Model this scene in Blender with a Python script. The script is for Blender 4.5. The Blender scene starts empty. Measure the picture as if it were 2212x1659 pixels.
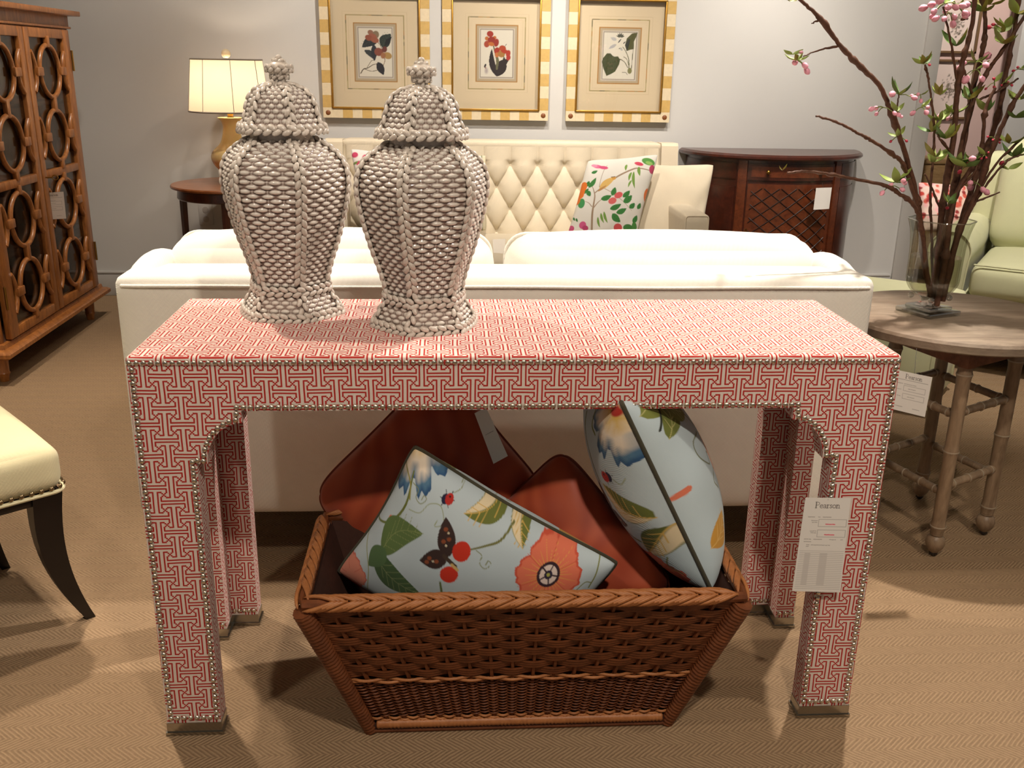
import bpy, bmesh, math, random
import numpy as np
from mathutils import Matrix, Vector

random.seed(7)
rng = np.random.default_rng(7)
S = bpy.context.scene
COL = S.collection
PI = math.pi

# ------------------------------------------------------------------ camera
CAM_LOC = np.array([-0.1307, -1.5790, 1.2389])
YAW, PITCH, ROLL, FPX = 0.0701, 0.3218, 0.0183, 2070.3
def cam_axes():
    f = np.array([math.sin(YAW)*math.cos(PITCH), math.cos(YAW)*math.cos(PITCH), -math.sin(PITCH)])
    r0 = np.array([math.cos(YAW), -math.sin(YAW), 0.0]); u0 = np.cross(r0, f)
    r = math.cos(ROLL)*r0 + math.sin(ROLL)*u0
    u = -math.sin(ROLL)*r0 + math.cos(ROLL)*u0
    return r, u, f
AX_R, AX_U, AX_F = cam_axes()
cam_data = bpy.data.cameras.new('camera'); cam = bpy.data.objects.new('camera', cam_data); COL.objects.link(cam)
cam_data.sensor_width = 36.0; cam_data.lens = FPX/2212*36.0; cam_data.clip_start = 0.02; cam_data.clip_end = 100
M = Matrix.Identity(4)
for i in range(3):
    M[i][0] = AX_R[i]; M[i][1] = AX_U[i]; M[i][2] = -AX_F[i]; M[i][3] = CAM_LOC[i]
cam.matrix_world = M
S.camera = cam

# ------------------------------------------------------------------ view, world, ceiling spotlights and added fill spots
S.view_settings.view_transform = 'Standard'
S.view_settings.look = 'None'
S.view_settings.gamma = 1.0
S.view_settings.use_curve_mapping = False
S.view_settings.exposure = 0.10
world = bpy.data.worlds.new('world'); S.world = world; world.use_nodes = True
bg = world.node_tree.nodes['Background']
bg.inputs['Color'].default_value = (1.0, 0.92, 0.84, 1); bg.inputs['Strength'].default_value = 0.20

# light-path budget
S.cycles.max_bounces = 5; S.cycles.diffuse_bounces = 2; S.cycles.glossy_bounces = 2; S.cycles.transmission_bounces = 4; S.cycles.transparent_max_bounces = 10; S.cycles.use_light_tree = False
S.cycles.caustics_reflective = False; S.cycles.caustics_refractive = False

def spot(name, loc, target, power, cone=60, blend=0.5, size=0.04, color=(1.0, 0.83, 0.64)):
    d = bpy.data.lights.new(name, 'SPOT'); d.energy = power; d.spot_size = math.radians(cone); d.spot_blend = blend
    d.shadow_soft_size = size; d.color = color
    o = bpy.data.objects.new(name, d); COL.objects.link(o); o.location = loc
    o.rotation_euler = (Vector(target)-Vector(loc)).to_track_quat('-Z', 'Y').to_euler()
    return o
WARM = (1.0, 0.88, 0.74); NEUT = (1.0, 0.92, 0.83)
spot('spotlight', (1.15, 1.05, 2.62), (0.45, 0.50, 0.70), 240, 60, 0.6, 0.035, (1.0, 0.92, 0.83))      # over the right of the table and sofa
spot('spotlight', (-1.15, 0.85, 2.62), (-0.35, 0.35, 0.70), 120, 58, 0.6, 0.035, WARM)    # over the left of the table
spot('spotlight', (0.30, -1.65, 2.62), (0.05, 0.1, 0.5), 125, 70, 0.8, 0.06, WARM)           # in front of the table
spot('spotlight', (-1.3, -0.9, 2.62), (-0.9, 0.2, 0.0), 46, 80, 0.8, 0.06, WARM)
spot('spotlight', (1.5, -0.7, 2.62), (1.3, 0.6, 0.3), 72, 72, 0.8, 0.05, WARM)
spot('spotlight', (-1.5, 1.5, 2.62), (-1.25, 1.2, 0.0), 190, 80, 0.9, 0.05, WARM)         # added fill spot that brightens the floor of the left passage
spot('spotlight', (0.25, 1.7, 2.62), (0.3, 3.3, 0.65), 95, 62, 0.7, 0.05, NEUT)          # on the tufted sofa
spot('spotlight', (-1.3, 2.2, 2.62), (-1.6, 3.7, 0.9), 46, 80, 0.9, 0.05, NEUT)           # added wall wash that lightens the wall by the lamp
spot('spotlight', (0.0, 2.35, 2.62), (-0.15, 3.7, 1.2), 118, 72, 0.8, 0.03, NEUT)          # picture lights
spot('spotlight', (1.0, 2.35, 2.62), (1.05, 3.7, 1.2), 118, 72, 0.8, 0.03, NEUT)
spot('spotlight', (1.75, 2.3, 2.62), (2.0, 3.7, 1.0), 95, 74, 0.8, 0.04, NEUT)
spot('spotlight', (-0.9, 2.4, 2.62), (-1.9, 2.75, 0.75), 78, 62, 0.8, 0.04, WARM)         # on the bookcase
spot('spotlight', (1.9, 1.5, 2.62), (2.2, 2.4, 0.5), 170, 60, 0.8, 0.04, NEUT)            # on the armchair
spot('spotlight', (3.2, 4.0, 2.62), (3.3, 5.1, 1.2), 110, 80, 0.8, 0.04, NEUT)             # in the next room

# ------------------------------------------------------------------ placing helpers (design pixel of the 2212 x 1659 frame -> world point)
def ray(x, y):
    return AX_F + (x-1106.0)/FPX*AX_R - (y-829.5)/FPX*AX_U
def aty(x, y, Y):
    d = ray(x, y); return CAM_LOC + d*(Y-CAM_LOC[1])/d[1]
def atz(x, y, Z):
    d = ray(x, y); return CAM_LOC + d*(Z-CAM_LOC[2])/d[2]
def atx(x, y, X):
    d = ray(x, y); return CAM_LOC + d*(X-CAM_LOC[0])/d[0]
def project(P):
    d = np.asarray(P, float)-CAM_LOC
    w = d@AX_F
    return 1106+FPX*(d@AX_R)/w, 829.5-FPX*(d@AX_U)/w

# ------------------------------------------------------------------ colour and materials
def lin(r, g=None, b=None):
    if g is None: r, g, b = r
    return tuple(((c/255)/12.92 if c/255 <= 0.04045 else ((c/255+0.055)/1.055)**2.4) for c in (r, g, b))
class NT:
    """small node-tree helper"""
    def __init__(self, name):
        self.m = bpy.data.materials.new(name); self.m.use_nodes = True
        self.t = self.m.node_tree; self.n = self.t.nodes; self.l = self.t.links
        self.p = self.n['Principled BSDF']; self.out = self.n['Material Output']
    def node(self, typ, **kw):
        o = self.n.new(typ)
        for k, v in kw.items():
            if k in ('inputs',):
                for kk, vv in v.items(): self.set(o.inputs[kk], vv)
            else: setattr(o, k, v)
        return o
    def set(self, sock, v):
        if isinstance(v, bpy.types.NodeSocket): self.l.new(v, sock)
        else: sock.default_value = v
    def math(self, op, a, b=None, c=None, clamp=False):
        o = self.n.new('ShaderNodeMath'); o.operation = op; o.use_clamp = clamp
        self.set(o.inputs[0], a)
        if b is not None: self.set(o.inputs[1], b)
        if c is not None: self.set(o.inputs[2], c)
        return o.outputs[0]
    def mix(self, fac, a, b, blend='MIX'):
        o = self.n.new('ShaderNodeMix'); o.data_type = 'RGBA'; o.blend_type = blend
        self.set(o.inputs['Factor'], fac)
        for s, v in ((o.inputs['A'], a), (o.inputs['B'], b)):
            if isinstance(v, bpy.types.NodeSocket): self.l.new(v, s)
            else: s.default_value = (*v, 1) if len(v) == 3 else v
        return o.outputs['Result']
    def noise(self, scale, detail=3, rough=0.55, vec=None, dist=0.0):
        o = self.n.new('ShaderNodeTexNoise'); o.inputs['Scale'].default_value = scale
        o.inputs['Detail'].default_value = detail; o.inputs['Roughness'].default_value = rough
        o.inputs['Distortion'].default_value = dist
        if vec is not None: self.l.new(vec, o.inputs['Vector'])
        return o.outputs['Fac']
    def coord(self, kind='Object', scale=None):
        o = self.n.new('ShaderNodeTexCoord'); v = o.outputs[kind]
        if scale is not None:
            mp = self.n.new('ShaderNodeMapping'); mp.inputs['Scale'].default_value = scale
            self.l.new(v, mp.inputs['Vector']); v = mp.outputs['Vector']
        return v
    def bump(self, h, strength=0.3, dist=0.002):
        b = self.n.new('ShaderNodeBump'); b.inputs['Strength'].default_value = strength; b.inputs['Distance'].default_value = dist
        self.l.new(h, b.inputs['Height']); self.l.new(b.outputs['Normal'], self.p.inputs['Normal'])
    def base(self, col=None, rough=0.6, metal=0.0, spec=None):
        if col is not None:
            if isinstance(col, bpy.types.NodeSocket): self.l.new(col, self.p.inputs['Base Color'])
            else: self.p.inputs['Base Color'].default_value = (*col, 1)
        self.p.inputs['Roughness'].default_value = rough; self.p.inputs['Metallic'].default_value = metal
        if spec is not None: self.p.inputs['Specular IOR Level'].default_value = spec
        return self

def plain(name, rgb, rough=0.6, metal=0.0, var=0.06, vscale=25, bump=0.0, bscale=200, spec=None):
    k = NT(name); c = lin(rgb); v = k.coord()
    n = k.noise(vscale, 3, 0.6, v)
    col = k.mix(n, tuple(x*(1-var) for x in c), tuple(min(1, x*(1+var)) for x in c))
    k.base(col, rough, metal, spec)
    if bump: k.bump(k.noise(bscale, 2, 0.6, v), bump, 0.001)
    return k.m
def cloth(name, rgb, rough=0.9, var=0.05, weave=900, bump=0.35, diag=True):
    k = NT(name); c = lin(rgb); v = k.coord()
    sep = k.node('ShaderNodeSeparateXYZ'); k.l.new(v, sep.inputs[0])
    x, y, z = sep.outputs
    a = k.math('SINE', k.math('MULTIPLY', k.math('ADD', k.math('ADD', x, y), z), weave))
    b = k.math('SINE', k.math('MULTIPLY', k.math('SUBTRACT', k.math('ADD', x, y), z), weave*(0.35 if diag else 1.0)))
    h = k.math('ADD', k.math('MULTIPLY', a, 0.5), k.math('MULTIPLY', b, 0.5))
    n = k.noise(14, 4, 0.6, v)
    col = k.mix(n, tuple(q*(1-var) for q in c), tuple(min(1, q*(1+var)) for q in c))
    k.base(col, rough, 0.0, 0.25); k.p.inputs['Sheen Weight'].default_value = 0.15
    k.bump(h, bump, 0.0006)
    return k.m
def wood(name, dark, light, scale=(2, 2, 14), rough=0.35, grain=6.0, spec=0.5, coat=0.0):
    k = NT(name); v = k.coord('Object', scale)
    n = k.noise(grain, 6, 0.65, v, 0.8)
    n2 = k.noise(grain*5, 3, 0.6, v, 0.2)
    f = k.math('ADD', k.math('MULTIPLY', n, 0.75), k.math('MULTIPLY', n2, 0.25))
    ramp = k.node('ShaderNodeValToRGB'); k.l.new(f, ramp.inputs[0])
    e = ramp.color_ramp.elements; e[0].position = 0.33; e[0].color = (*lin(dark), 1); e[1].position = 0.68; e[1].color = (*lin(light), 1)
    k.base(ramp.outputs[0], rough, 0.0, spec); k.p.inputs['Coat Weight'].default_value = coat; k.p.inputs['Coat Roughness'].default_value = 0.15
    k.bump(n2, 0.08, 0.0006)
    return k.m
def painted(name, rough=0.8, weave=0, bump=0.3, spec=0.3, sheen=0.1):
    """colour read from the printed pattern stored on the mesh"""
    k = NT(name); a = k.node('ShaderNodeAttribute', attribute_name='print')
    k.base(a.outputs['Color'], rough, 0.0, spec); k.p.inputs['Sheen Weight'].default_value = sheen
    if weave:
        v = k.coord(); sep = k.node('ShaderNodeSeparateXYZ'); k.l.new(v, sep.inputs[0]); x, y, z = sep.outputs
        h = k.math('SINE', k.math('MULTIPLY', k.math('ADD', k.math('ADD', x, y), z), weave))
        k.bump(h, bump, 0.0005)
    return k.m
def glassy(name, tint=(1, 1, 1), refl=0.12, rough=0.02):
    """thin pane: mostly clear with a mirror sheen at grazing angles"""
    k = NT(name); k.n.remove(k.p)
    tr = k.node('ShaderNodeBsdfTransparent'); tr.inputs[0].default_value = (*tint, 1)
    gl = k.node('ShaderNodeBsdfGlossy'); gl.inputs['Roughness'].default_value = rough
    lw = k.node('ShaderNodeLayerWeight'); lw.inputs[0].default_value = 0.5
    mx = k.node('ShaderNodeMixShader'); fc = k.math('POWER', lw.outputs['Facing'], 4.0)
    k.l.new(k.math('MULTIPLY_ADD', fc, 0.55, refl, clamp=True), mx.inputs[0]); k.l.new(tr.outputs[0], mx.inputs[1]); k.l.new(gl.outputs[0], mx.inputs[2])
    k.l.new(mx.outputs[0], k.out.inputs[0])
    return k.m

# ------------------------------------------------------------------ mesh helpers
_box_cache = {}
def _box(sx, sy, sz, bev, seg):
    key = (round(sx, 5), round(sy, 5), round(sz, 5), round(bev, 5), seg)
    if key not in _box_cache:
        bm = bmesh.new(); bmesh.ops.create_cube(bm, size=1.0)
        for v in bm.verts: v.co = (v.co.x*sx, v.co.y*sy, v.co.z*sz)
        if bev > 0: bmesh.ops.bevel(bm, geom=list(bm.edges), offset=min(bev, 0.49*min(sx, sy, sz)), segments=seg, affect='EDGES', profile=0.5)
        bm.verts.index_update()
        _box_cache[key] = (np.array([v.co[:] for v in bm.verts]), [[v.index for v in f.verts] for f in bm.faces]); bm.free()
    return _box_cache[key]
def frames(pts, up=None):
    P = np.asarray(pts, float); T = np.gradient(P, axis=0); T /= np.linalg.norm(T, axis=1)[:, None]+1e-12
    ref = np.array([0, 0, 1.0]) if abs(T[0][2]) < 0.9 else np.array([1.0, 0, 0])
    if up is not None: ref = np.asarray(up, float)
    N = []; n = np.cross(T[0], ref); n /= np.linalg.norm(n)
    for t in T:
        n = n-t*(n@t); n /= np.linalg.norm(n)+1e-12; N.append(n.copy())
    N = np.array(N); B = np.cross(T, N)
    return P, T, N, B
class MB:
    def __init__(self): self.v = []; self.f = []; self.n = 0
    def add(self, V, F):
        V = np.asarray(V, float); self.v.append(V); o = self.n
        self.f.extend([[i+o for i in q] for q in F]); self.n += len(V); return self
    def box(self, c, s, bev=0.0, seg=2, R=None):
        V, F = _box(*s, bev, seg); V = V.copy()
        if R is not None: V = V@np.asarray(R).T
        return self.add(V+np.asarray(c, float), F)
    def tube(self, pts, r, n=8, cap=True, squash=None, closed=False):
        P, T, N, B = frames(pts); m = len(P); r = np.broadcast_to(np.asarray(r, float), (m,))
        a = np.arange(n)*2*PI/n; sx, sy = squash or (1, 1)
        V = P[:, None]+r[:, None, None]*(np.cos(a)[None, :, None]*sx*N[:, None]+np.sin(a)[None, :, None]*sy*B[:, None])
        F = []
        for i in range(m if closed else m-1):
            j = (i+1) % m
            for k in range(n):
                F.append((i*n+k, i*n+(k+1) % n, j*n+(k+1) % n, j*n+k))
        if cap and not closed:
            F.append(tuple(range(n-1, -1, -1))); F.append(tuple((m-1)*n+k for k in range(n)))
        return self.add(V.reshape(-1, 3), F)
    def lathe(self, prof, n=32, c=(0, 0, 0), cap=True):
        a = np.arange(n)*2*PI/n; pr = np.asarray(prof, float); m = len(pr)
        V = np.stack([pr[:, 0][:, None]*np.cos(a), pr[:, 0][:, None]*np.sin(a), np.repeat(pr[:, 1][:, None], n, 1)], -1)
        F = [(i*n+k, i*n+(k+1) % n, (i+1)*n+(k+1) % n, (i+1)*n+k) for i in range(m-1) for k in range(n)]
        if cap:
            F.append(tuple(range(n-1, -1, -1))); F.append(tuple((m-1)*n+k for k in range(n)))
        return self.add(V.reshape(-1, 3)+np.asarray(c, float), F)
    def ell(self, c, ax, nu=10, nv=6):
        """ellipsoid; ax = 3 row vectors (half axes)"""
        ax = np.asarray(ax, float); V = []; F = []
        for i in range(1, nv):
            t = PI*i/nv
            for k in range(nu):
                p = 2*PI*k/nu; V.append((math.sin(t)*math.cos(p), math.sin(t)*math.sin(p), math.cos(t)))
        V.append((0, 0, 1)); V.append((0, 0, -1)); a = len(V)-2; b = len(V)-1
        for i in range(nv-2):
            for k in range(nu): F.append((i*nu+k, (i+1)*nu+k, (i+1)*nu+(k+1) % nu, i*nu+(k+1) % nu))
        for k in range(nu):
            F.append((a, k, (k+1) % nu)); F.append((b, (nv-2)*nu+(k+1) % nu, (nv-2)*nu+k))
        return self.add(np.array(V)@ax+np.asarray(c, float), F)
    def grid(self, V, close_u=False, close_v=False, flip=False):
        """V[i, j] array of points"""
        m, n = V.shape[:2]; o = []
        for i in range(m if close_u else m-1):
            for j in range(n if close_v else n-1):
                q = (i*n+j, ((i+1) % m)*n+j, ((i+1) % m)*n+(j+1) % n, i*n+(j+1) % n)
                o.append(q[::-1] if flip else q)
        return self.add(V.reshape(-1, 3), o)
    def prism(self, poly, d0, d1, axes=(0, 2, 1)):
        """polygon in (axes[0], axes[1]) extruded along axes[2] from d0 to d1"""
        n = len(poly); V = np.zeros((2*n, 3)); P = np.asarray(poly, float)
        for k, d in ((0, d0), (1, d1)):
            V[k*n:(k+1)*n, axes[0]] = P[:, 0]; V[k*n:(k+1)*n, axes[1]] = P[:, 1]; V[k*n:(k+1)*n, axes[2]] = d
        F = [tuple(range(n)), tuple(range(2*n-1, n-1, -1))]+[(i, i+n, (i+1) % n+n, (i+1) % n) for i in range(n)]
        return self.add(V, F)
    def mesh(self, name, smooth=True, angle=40):
        me = bpy.data.meshes.new(name); V = np.concatenate(self.v) if self.v else np.zeros((0, 3))
        me.from_pydata(V.tolist(), [], self.f); me.validate(verbose=False)
        bm = bmesh.new(); bm.from_mesh(me); bmesh.ops.recalc_face_normals(bm, faces=bm.faces); bm.to_mesh(me); bm.free()
        if smooth:
            me.polygons.foreach_set('use_smooth', [True]*len(me.polygons)); me.set_sharp_from_angle(angle=math.radians(angle))
        return me
    def build(self, name, m, parent=None, smooth=True, angle=40, **kw):
        return link(name, self.mesh(name, smooth, angle), m, parent, **kw)
def link(name, me, m, parent=None, loc=None, rot=None, label=None, kind=None):
    o = bpy.data.objects.new(name, me); COL.objects.link(o)
    if m is not None and not me.materials: me.materials.append(m)
    if parent is not None: o.parent = parent
    if loc is not None: o.location = loc
    if rot is not None: o.rotation_euler = rot
    if label: o['label'] = label
    if kind: o['kind'] = kind
    return o
def tag(o, label, cat, group=None):
    o['label'] = label; o['category'] = cat
    if group: o['group'] = group
    return o
def thing(name, label, cat, loc=(0, 0, 0), rz=0.0, group=None):
    o = bpy.data.objects.new(name, None); COL.objects.link(o); o.location = loc; o.rotation_euler = (0, 0, rz)
    o.empty_display_size = 0.05
    return tag(o, label, cat, group)
def struct(o): o['kind'] = 'structure'; return o
def setprint(me, col):
    """col: per-vertex linear rgb array"""
    at = me.color_attributes.new('print', 'FLOAT_COLOR', 'POINT')
    c = np.ones((len(me.vertices), 4)); c[:, :3] = col; at.data.foreach_set('color', c.ravel())
def np_mesh(name, V, F, smooth=True):
    """fast mesh from an (n,3) array and an (m,4) quad array"""
    me = bpy.data.meshes.new(name); V = np.asarray(V, np.float32); F = np.asarray(F, np.int32)
    me.vertices.add(len(V)); me.vertices.foreach_set('co', V.ravel())
    me.loops.add(F.size); me.loops.foreach_set('vertex_index', F.ravel())
    me.polygons.add(len(F)); me.polygons.foreach_set('loop_start', np.arange(len(F), dtype=np.int32)*F.shape[1])
    me.update(calc_edges=True); me.validate()
    if smooth: me.polygons.foreach_set('use_smooth', np.ones(len(F), dtype=bool))
    me.update(); return me
def quads(m, n, close=False, o=0):
    i, j = np.meshgrid(np.arange(m if close else m-1), np.arange(n-1), indexing='ij'); i2 = (i+1) % m
    return np.stack([i*n+j, i2*n+j, i2*n+j+1, i*n+j+1], -1).reshape(-1, 4)+o

# ------------------------------------------------------------------ painter for flat print (textiles, prints, paper tags)
class Paint:
    def __init__(self, U, V, base):
        self.U = np.asarray(U, float).ravel(); self.V = np.asarray(V, float).ravel()
        self.c = np.empty((len(self.U), 3)); self.c[:] = lin(base)
    def _sel(self, x0, y0, x1, y1, pad):
        return np.nonzero((self.U > x0-pad) & (self.U < x1+pad) & (self.V > y0-pad) & (self.V < y1+pad))[0]
    def put(self, idx, a, col):
        a = np.clip(a, 0, 1)[:, None]; c = np.asarray(col if isinstance(col, np.ndarray) else lin(col))
        self.c[idx] = self.c[idx]*(1-a)+c*a
    def ellipse(self, x, y, rx, ry, col, rot=0.0, f=1.0, alpha=1.0):
        r = max(rx, ry); i = self._sel(x-r, y-r, x+r, y+r, 2*f)
        if len(i) == 0: return
        dx = self.U[i]-x; dy = self.V[i]-y; c, s = math.cos(rot), math.sin(rot)
        e = np.hypot((dx*c+dy*s)/rx, (-dx*s+dy*c)/ry); d = (e-1)*min(rx, ry)
        self.put(i, alpha*(0.5-d/f), col)
    def stroke(self, pts, w, col, f=1.0, alpha=1.0):
        P = np.asarray(pts, float); w = np.broadcast_to(np.asarray(w, float), (len(P),))
        pad = w.max()+2*f; i = self._sel(*P.min(0), *P.max(0), pad)
        if len(i) == 0: return
        x = self.U[i]; y = self.V[i]; best = np.full(len(i), 1e9)
        for k in range(len(P)-1):
            a, b = P[k], P[k+1]; ab = b-a; L = ab@ab+1e-9
            t = np.clip(((x-a[0])*ab[0]+(y-a[1])*ab[1])/L, 0, 1)
            d = np.hypot(x-a[0]-t*ab[0], y-a[1]-t*ab[1])-0.5*(w[k]*(1-t)+w[k+1]*t)
            best = np.minimum(best, d)
        self.put(i, alpha*(0.5-best/f), col)
    def curve(self, pts, w, col, n=8, **kw):
        self.stroke(spline(pts, n), w if np.isscalar(w) else np.interp(np.linspace(0, 1, len(spline(pts, n))), np.linspace(0, 1, len(w)), w), col, **kw)
    def poly(self, pts, col, f=1.0, alpha=1.0):
        P = np.asarray(pts, float); i = self._sel(*P.min(0), *P.max(0), 2*f)
        if len(i) == 0: return i
        x = self.U[i]; y = self.V[i]; ins = np.zeros(len(i), bool); best = np.full(len(i), 1e9)
        for k in range(len(P)):
            a, b = P[k], P[(k+1) % len(P)]
            cr = (a[1] > y) != (b[1] > y)
            xi = (b[0]-a[0])*(y-a[1])/((b[1]-a[1]) if abs(b[1]-a[1]) > 1e-9 else 1e-9)+a[0]
            ins ^= cr & (x < xi)
            ab = b-a; t = np.clip(((x-a[0])*ab[0]+(y-a[1])*ab[1])/(ab@ab+1e-9), 0, 1)
            best = np.minimum(best, np.hypot(x-a[0]-t*ab[0], y-a[1]-t*ab[1]))
        d = np.where(ins, -best, best)
        self.put(i, alpha*(0.5-d/f), col)
    def rect(self, x0, y0, x1, y1, col, **kw): self.poly([(x0, y0), (x1, y0), (x1, y1), (x0, y1)], col, **kw)
    def leaf(self, p0, p1, w, col, vein=None, tip=None, bend=0.0, nv=5, vw=1.2, f=1.0):
        p0 = np.array(p0, float); p1 = np.array(p1, float); d = p1-p0; L = np.hypot(*d); t = d/L; n = np.array([-t[1], t[0]])
        s = np.linspace(0, 1, 15); mid = p0+np.outer(s*L, t)+np.outer(bend*L*np.sin(PI*s), n)
        h = w*0.5*np.sin(PI*s**0.8)**0.85
        self.poly(np.concatenate([mid+n*h[:, None], (mid-n*h[:, None])[::-1]]), col, f=f)
        if tip is not None: self.poly(np.concatenate([mid+n*h[:, None]*0.95, (mid+n*h[:, None]*0.1)[::-1]]), tip, f=f*2, alpha=0.8)
        if vein is not None:
            self.stroke(mid, vw, vein, f=f)
            for k in range(1, nv+1):
                q = k/(nv+1); c = np.array([np.interp(q, s, mid[:, 0]), np.interp(q, s, mid[:, 1])]); hh = np.interp(q, s, h)
                for sg in (-1, 1): self.stroke([c, c+n*sg*hh*0.85+t*hh*0.9], vw*0.8, vein, f=f)
    def petals(self, x, y, r, n, col, edge=None, ray=None, centre=None, rot=0.0, sq=(1.0, 1.0), f=1.0):
        a = np.linspace(0, 2*PI, 91)[:-1]; rr = r*(0.86+0.14*np.abs(np.cos(n*(a-rot)/2))+0.03*np.sin(17*a)+0.02*np.sin(31*a))
        P = np.stack([x+rr*np.cos(a)*sq[0], y+rr*np.sin(a)*sq[1]], -1); self.poly(P, edge or col, f=f)
        Q = np.stack([x+rr*.93*np.cos(a)*sq[0], y+rr*.93*np.sin(a)*sq[1]], -1); self.poly(Q, col, f=2*f)
        if ray is not None:
            for k in range(30):
                q = 2*PI*k/30+0.05*math.sin(k*5); L = r*(0.55+0.3*((k*7) % 5)/4)
                self.stroke([(x+0.15*r*math.cos(q)*sq[0], y+0.15*r*math.sin(q)*sq[1]), (x+L*math.cos(q)*sq[0], y+L*math.sin(q)*sq[1])], [2.2, 0.6], ray, f=f, alpha=0.85)
        for k in range(n):
            q = rot+2*PI*(k+0.5)/n
            self.stroke([(x+0.3*r*math.cos(q)*sq[0], y+0.3*r*math.sin(q)*sq[1]), (x+0.9*r*math.cos(q)*sq[0], y+0.9*r*math.sin(q)*sq[1])], 1.4, edge or col, f=f, alpha=0.8)
        if centre:
            for rad, cc in centre: self.ellipse(x, y, r*rad*sq[0], r*rad*sq[1], cc, f=f)
def spline(pts, n=8):
    P = np.asarray(pts, float)
    if len(P) < 3: return np.array([P[0]+(P[-1]-P[0])*t for t in np.linspace(0, 1, n+1)])
    Q = np.concatenate([[2*P[0]-P[1]], P, [2*P[-1]-P[-2]]]); out = []
    for i in range(1, len(Q)-2):
        for t in np.linspace(0, 1, n, endpoint=False):
            out.append(0.5*((2*Q[i])+(-Q[i-1]+Q[i+1])*t+(2*Q[i-1]-5*Q[i]+4*Q[i+1]-Q[i+2])*t*t+(-Q[i-1]+3*Q[i]-3*Q[i+1]+Q[i+2])*t**3))
    out.append(P[-1]); return np.array(out)
# serif letters drawn as pen strokes in a unit box (x right, y down, 0..1 cap height)
GLYPH = {
 'P': (0.62, [([(0.12, 0), (0.12, 1)], 2), ([(0, 0), (0.3, 0), (0.5, 0.08), (0.56, 0.26), (0.5, 0.44), (0.3, 0.52), (0.12, 0.52)], 1), ([(0, 1), (0.26, 1)], 1)]),
 'e': (0.50, [([(0.06, 0.68), (0.44, 0.68), (0.42, 0.5), (0.28, 0.42), (0.12, 0.5), (0.06, 0.7), (0.12, 0.92), (0.28, 1.0), (0.44, 0.92)], 1.3)]),
 'a': (0.50, [([(0.08, 0.5), (0.22, 0.42), (0.34, 0.48), (0.36, 0.6), (0.36, 0.94), (0.46, 1.0)], 1.4), ([(0.36, 0.66), (0.14, 0.72), (0.06, 0.86), (0.14, 0.99), (0.28, 0.96), (0.36, 0.86)], 1.2)]),
 'r': (0.40, [([(0.12, 0.44), (0.12, 1)], 1.8), ([(0.12, 0.6), (0.22, 0.46), (0.36, 0.44)], 1.2), ([(0, 1), (0.26, 1)], 1), ([(0, 0.45), (0.12, 0.45)], 1)]),
 's': (0.40, [([(0.34, 0.52), (0.2, 0.42), (0.08, 0.54), (0.2, 0.7), (0.34, 0.84), (0.2, 1.0), (0.04, 0.9)], 1.4)]),
 'o': (0.52, [([(0.26, 0.43), (0.1, 0.52), (0.06, 0.71), (0.1, 0.9), (0.26, 0.99), (0.42, 0.9), (0.46, 0.71), (0.42, 0.52), (0.26, 0.43)], 1.4)]),
 'n': (0.56, [([(0.12, 0.44), (0.12, 1)], 1.8), ([(0.12, 0.58), (0.28, 0.43), (0.42, 0.5), (0.44, 0.64), (0.44, 1)], 1.4), ([(0, 1), (0.24, 1)], 1), ([(0.34, 1), (0.56, 1)], 1), ([(0, 0.45), (0.12, 0.45)], 1)]),
}
def lettering(P, text, x, y, h, col, w=0.07, f=None, wide=1.0):
    f = f or h*0.03
    for ch in text:
        adv, st = GLYPH[ch]
        for pts, k in st: P.stroke([(x+a*h*wide, y+b*h) for a, b in pts], w*h*k*0.75, col, f=f)
        x += adv*h*wide*0.97
    return x

# ================================================================== the room
def carpet_mat():
    k = NT('sisal_carpet'); v = k.coord('Object'); sep = k.node('ShaderNodeSeparateXYZ'); k.l.new(v, sep.inputs[0]); x, y, z = sep.outputs
    wob = k.math('MULTIPLY', k.math('SUBTRACT', k.noise(9, 3, 0.6, v), 0.5), 0.010)
    yy = k.math('ADD', y, wob)
    B = 0.034
    band = k.math('PINGPONG', k.math('DIVIDE', yy, B), 1.0)                       # 0..1..0 across the herringbone bands
    ph = k.math('ADD', k.math('DIVIDE', x, 0.0112), k.math('MULTIPLY', band, 3.6))
    ph = k.math('ADD', ph, k.math('MULTIPLY', k.noise(30, 2, 0.5, v), 0.5))
    st = k.math('SINE', k.math('MULTIPLY', ph, 2*PI))
    st01 = k.math('MULTIPLY_ADD', st, 0.5, 0.5)
    edge = k.math('ABSOLUTE', k.math('SUBTRACT', band, 0.5))                       # 0.5 at the seams between bands
    seam = k.math('GREATER_THAN', edge, 0.46)
    fine = k.noise(420, 2, 0.7, v); big = k.noise(3.2, 4, 0.6, v); mid = k.noise(70, 3, 0.65, v)
    col = k.mix(st01, lin(102, 81, 60), lin(176, 149, 115))
    col = k.mix(k.math('MULTIPLY', seam, 0.25), col, lin(106, 86, 62))
    col = k.mix(k.math('MULTIPLY_ADD', fine, 1.3, -0.2, clamp=True), col, lin(148, 120, 92))
    col = k.mix(k.math('MULTIPLY_ADD', mid, 0.9, -0.22, clamp=True), col, lin(174, 145, 113))
    col = k.mix(k.math('MULTIPLY_ADD', big, 0.6, -0.15, clamp=True), col, lin(144, 118, 90))
    k.base(col, 0.85, 0, 0.2)
    h = k.math('ADD', k.math('MULTIPLY', st01, 0.8), k.math('MULTIPLY', fine, 0.5))
    k.bump(h, 0.7, 0.003)
    return k.m
def wall_mat(name, rgb):
    k = NT(name); v = k.coord(); n = k.noise(2.5, 4, 0.6, v); c = lin(rgb)
    k.base(k.mix(n, tuple(q*0.97 for q in c), tuple(q*1.03 for q in c)), 0.85, 0, 0.2)
    k.bump(k.noise(260, 3, 0.7, v), 0.12, 0.001); return k.m
M_CARPET = carpet_mat()
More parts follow.
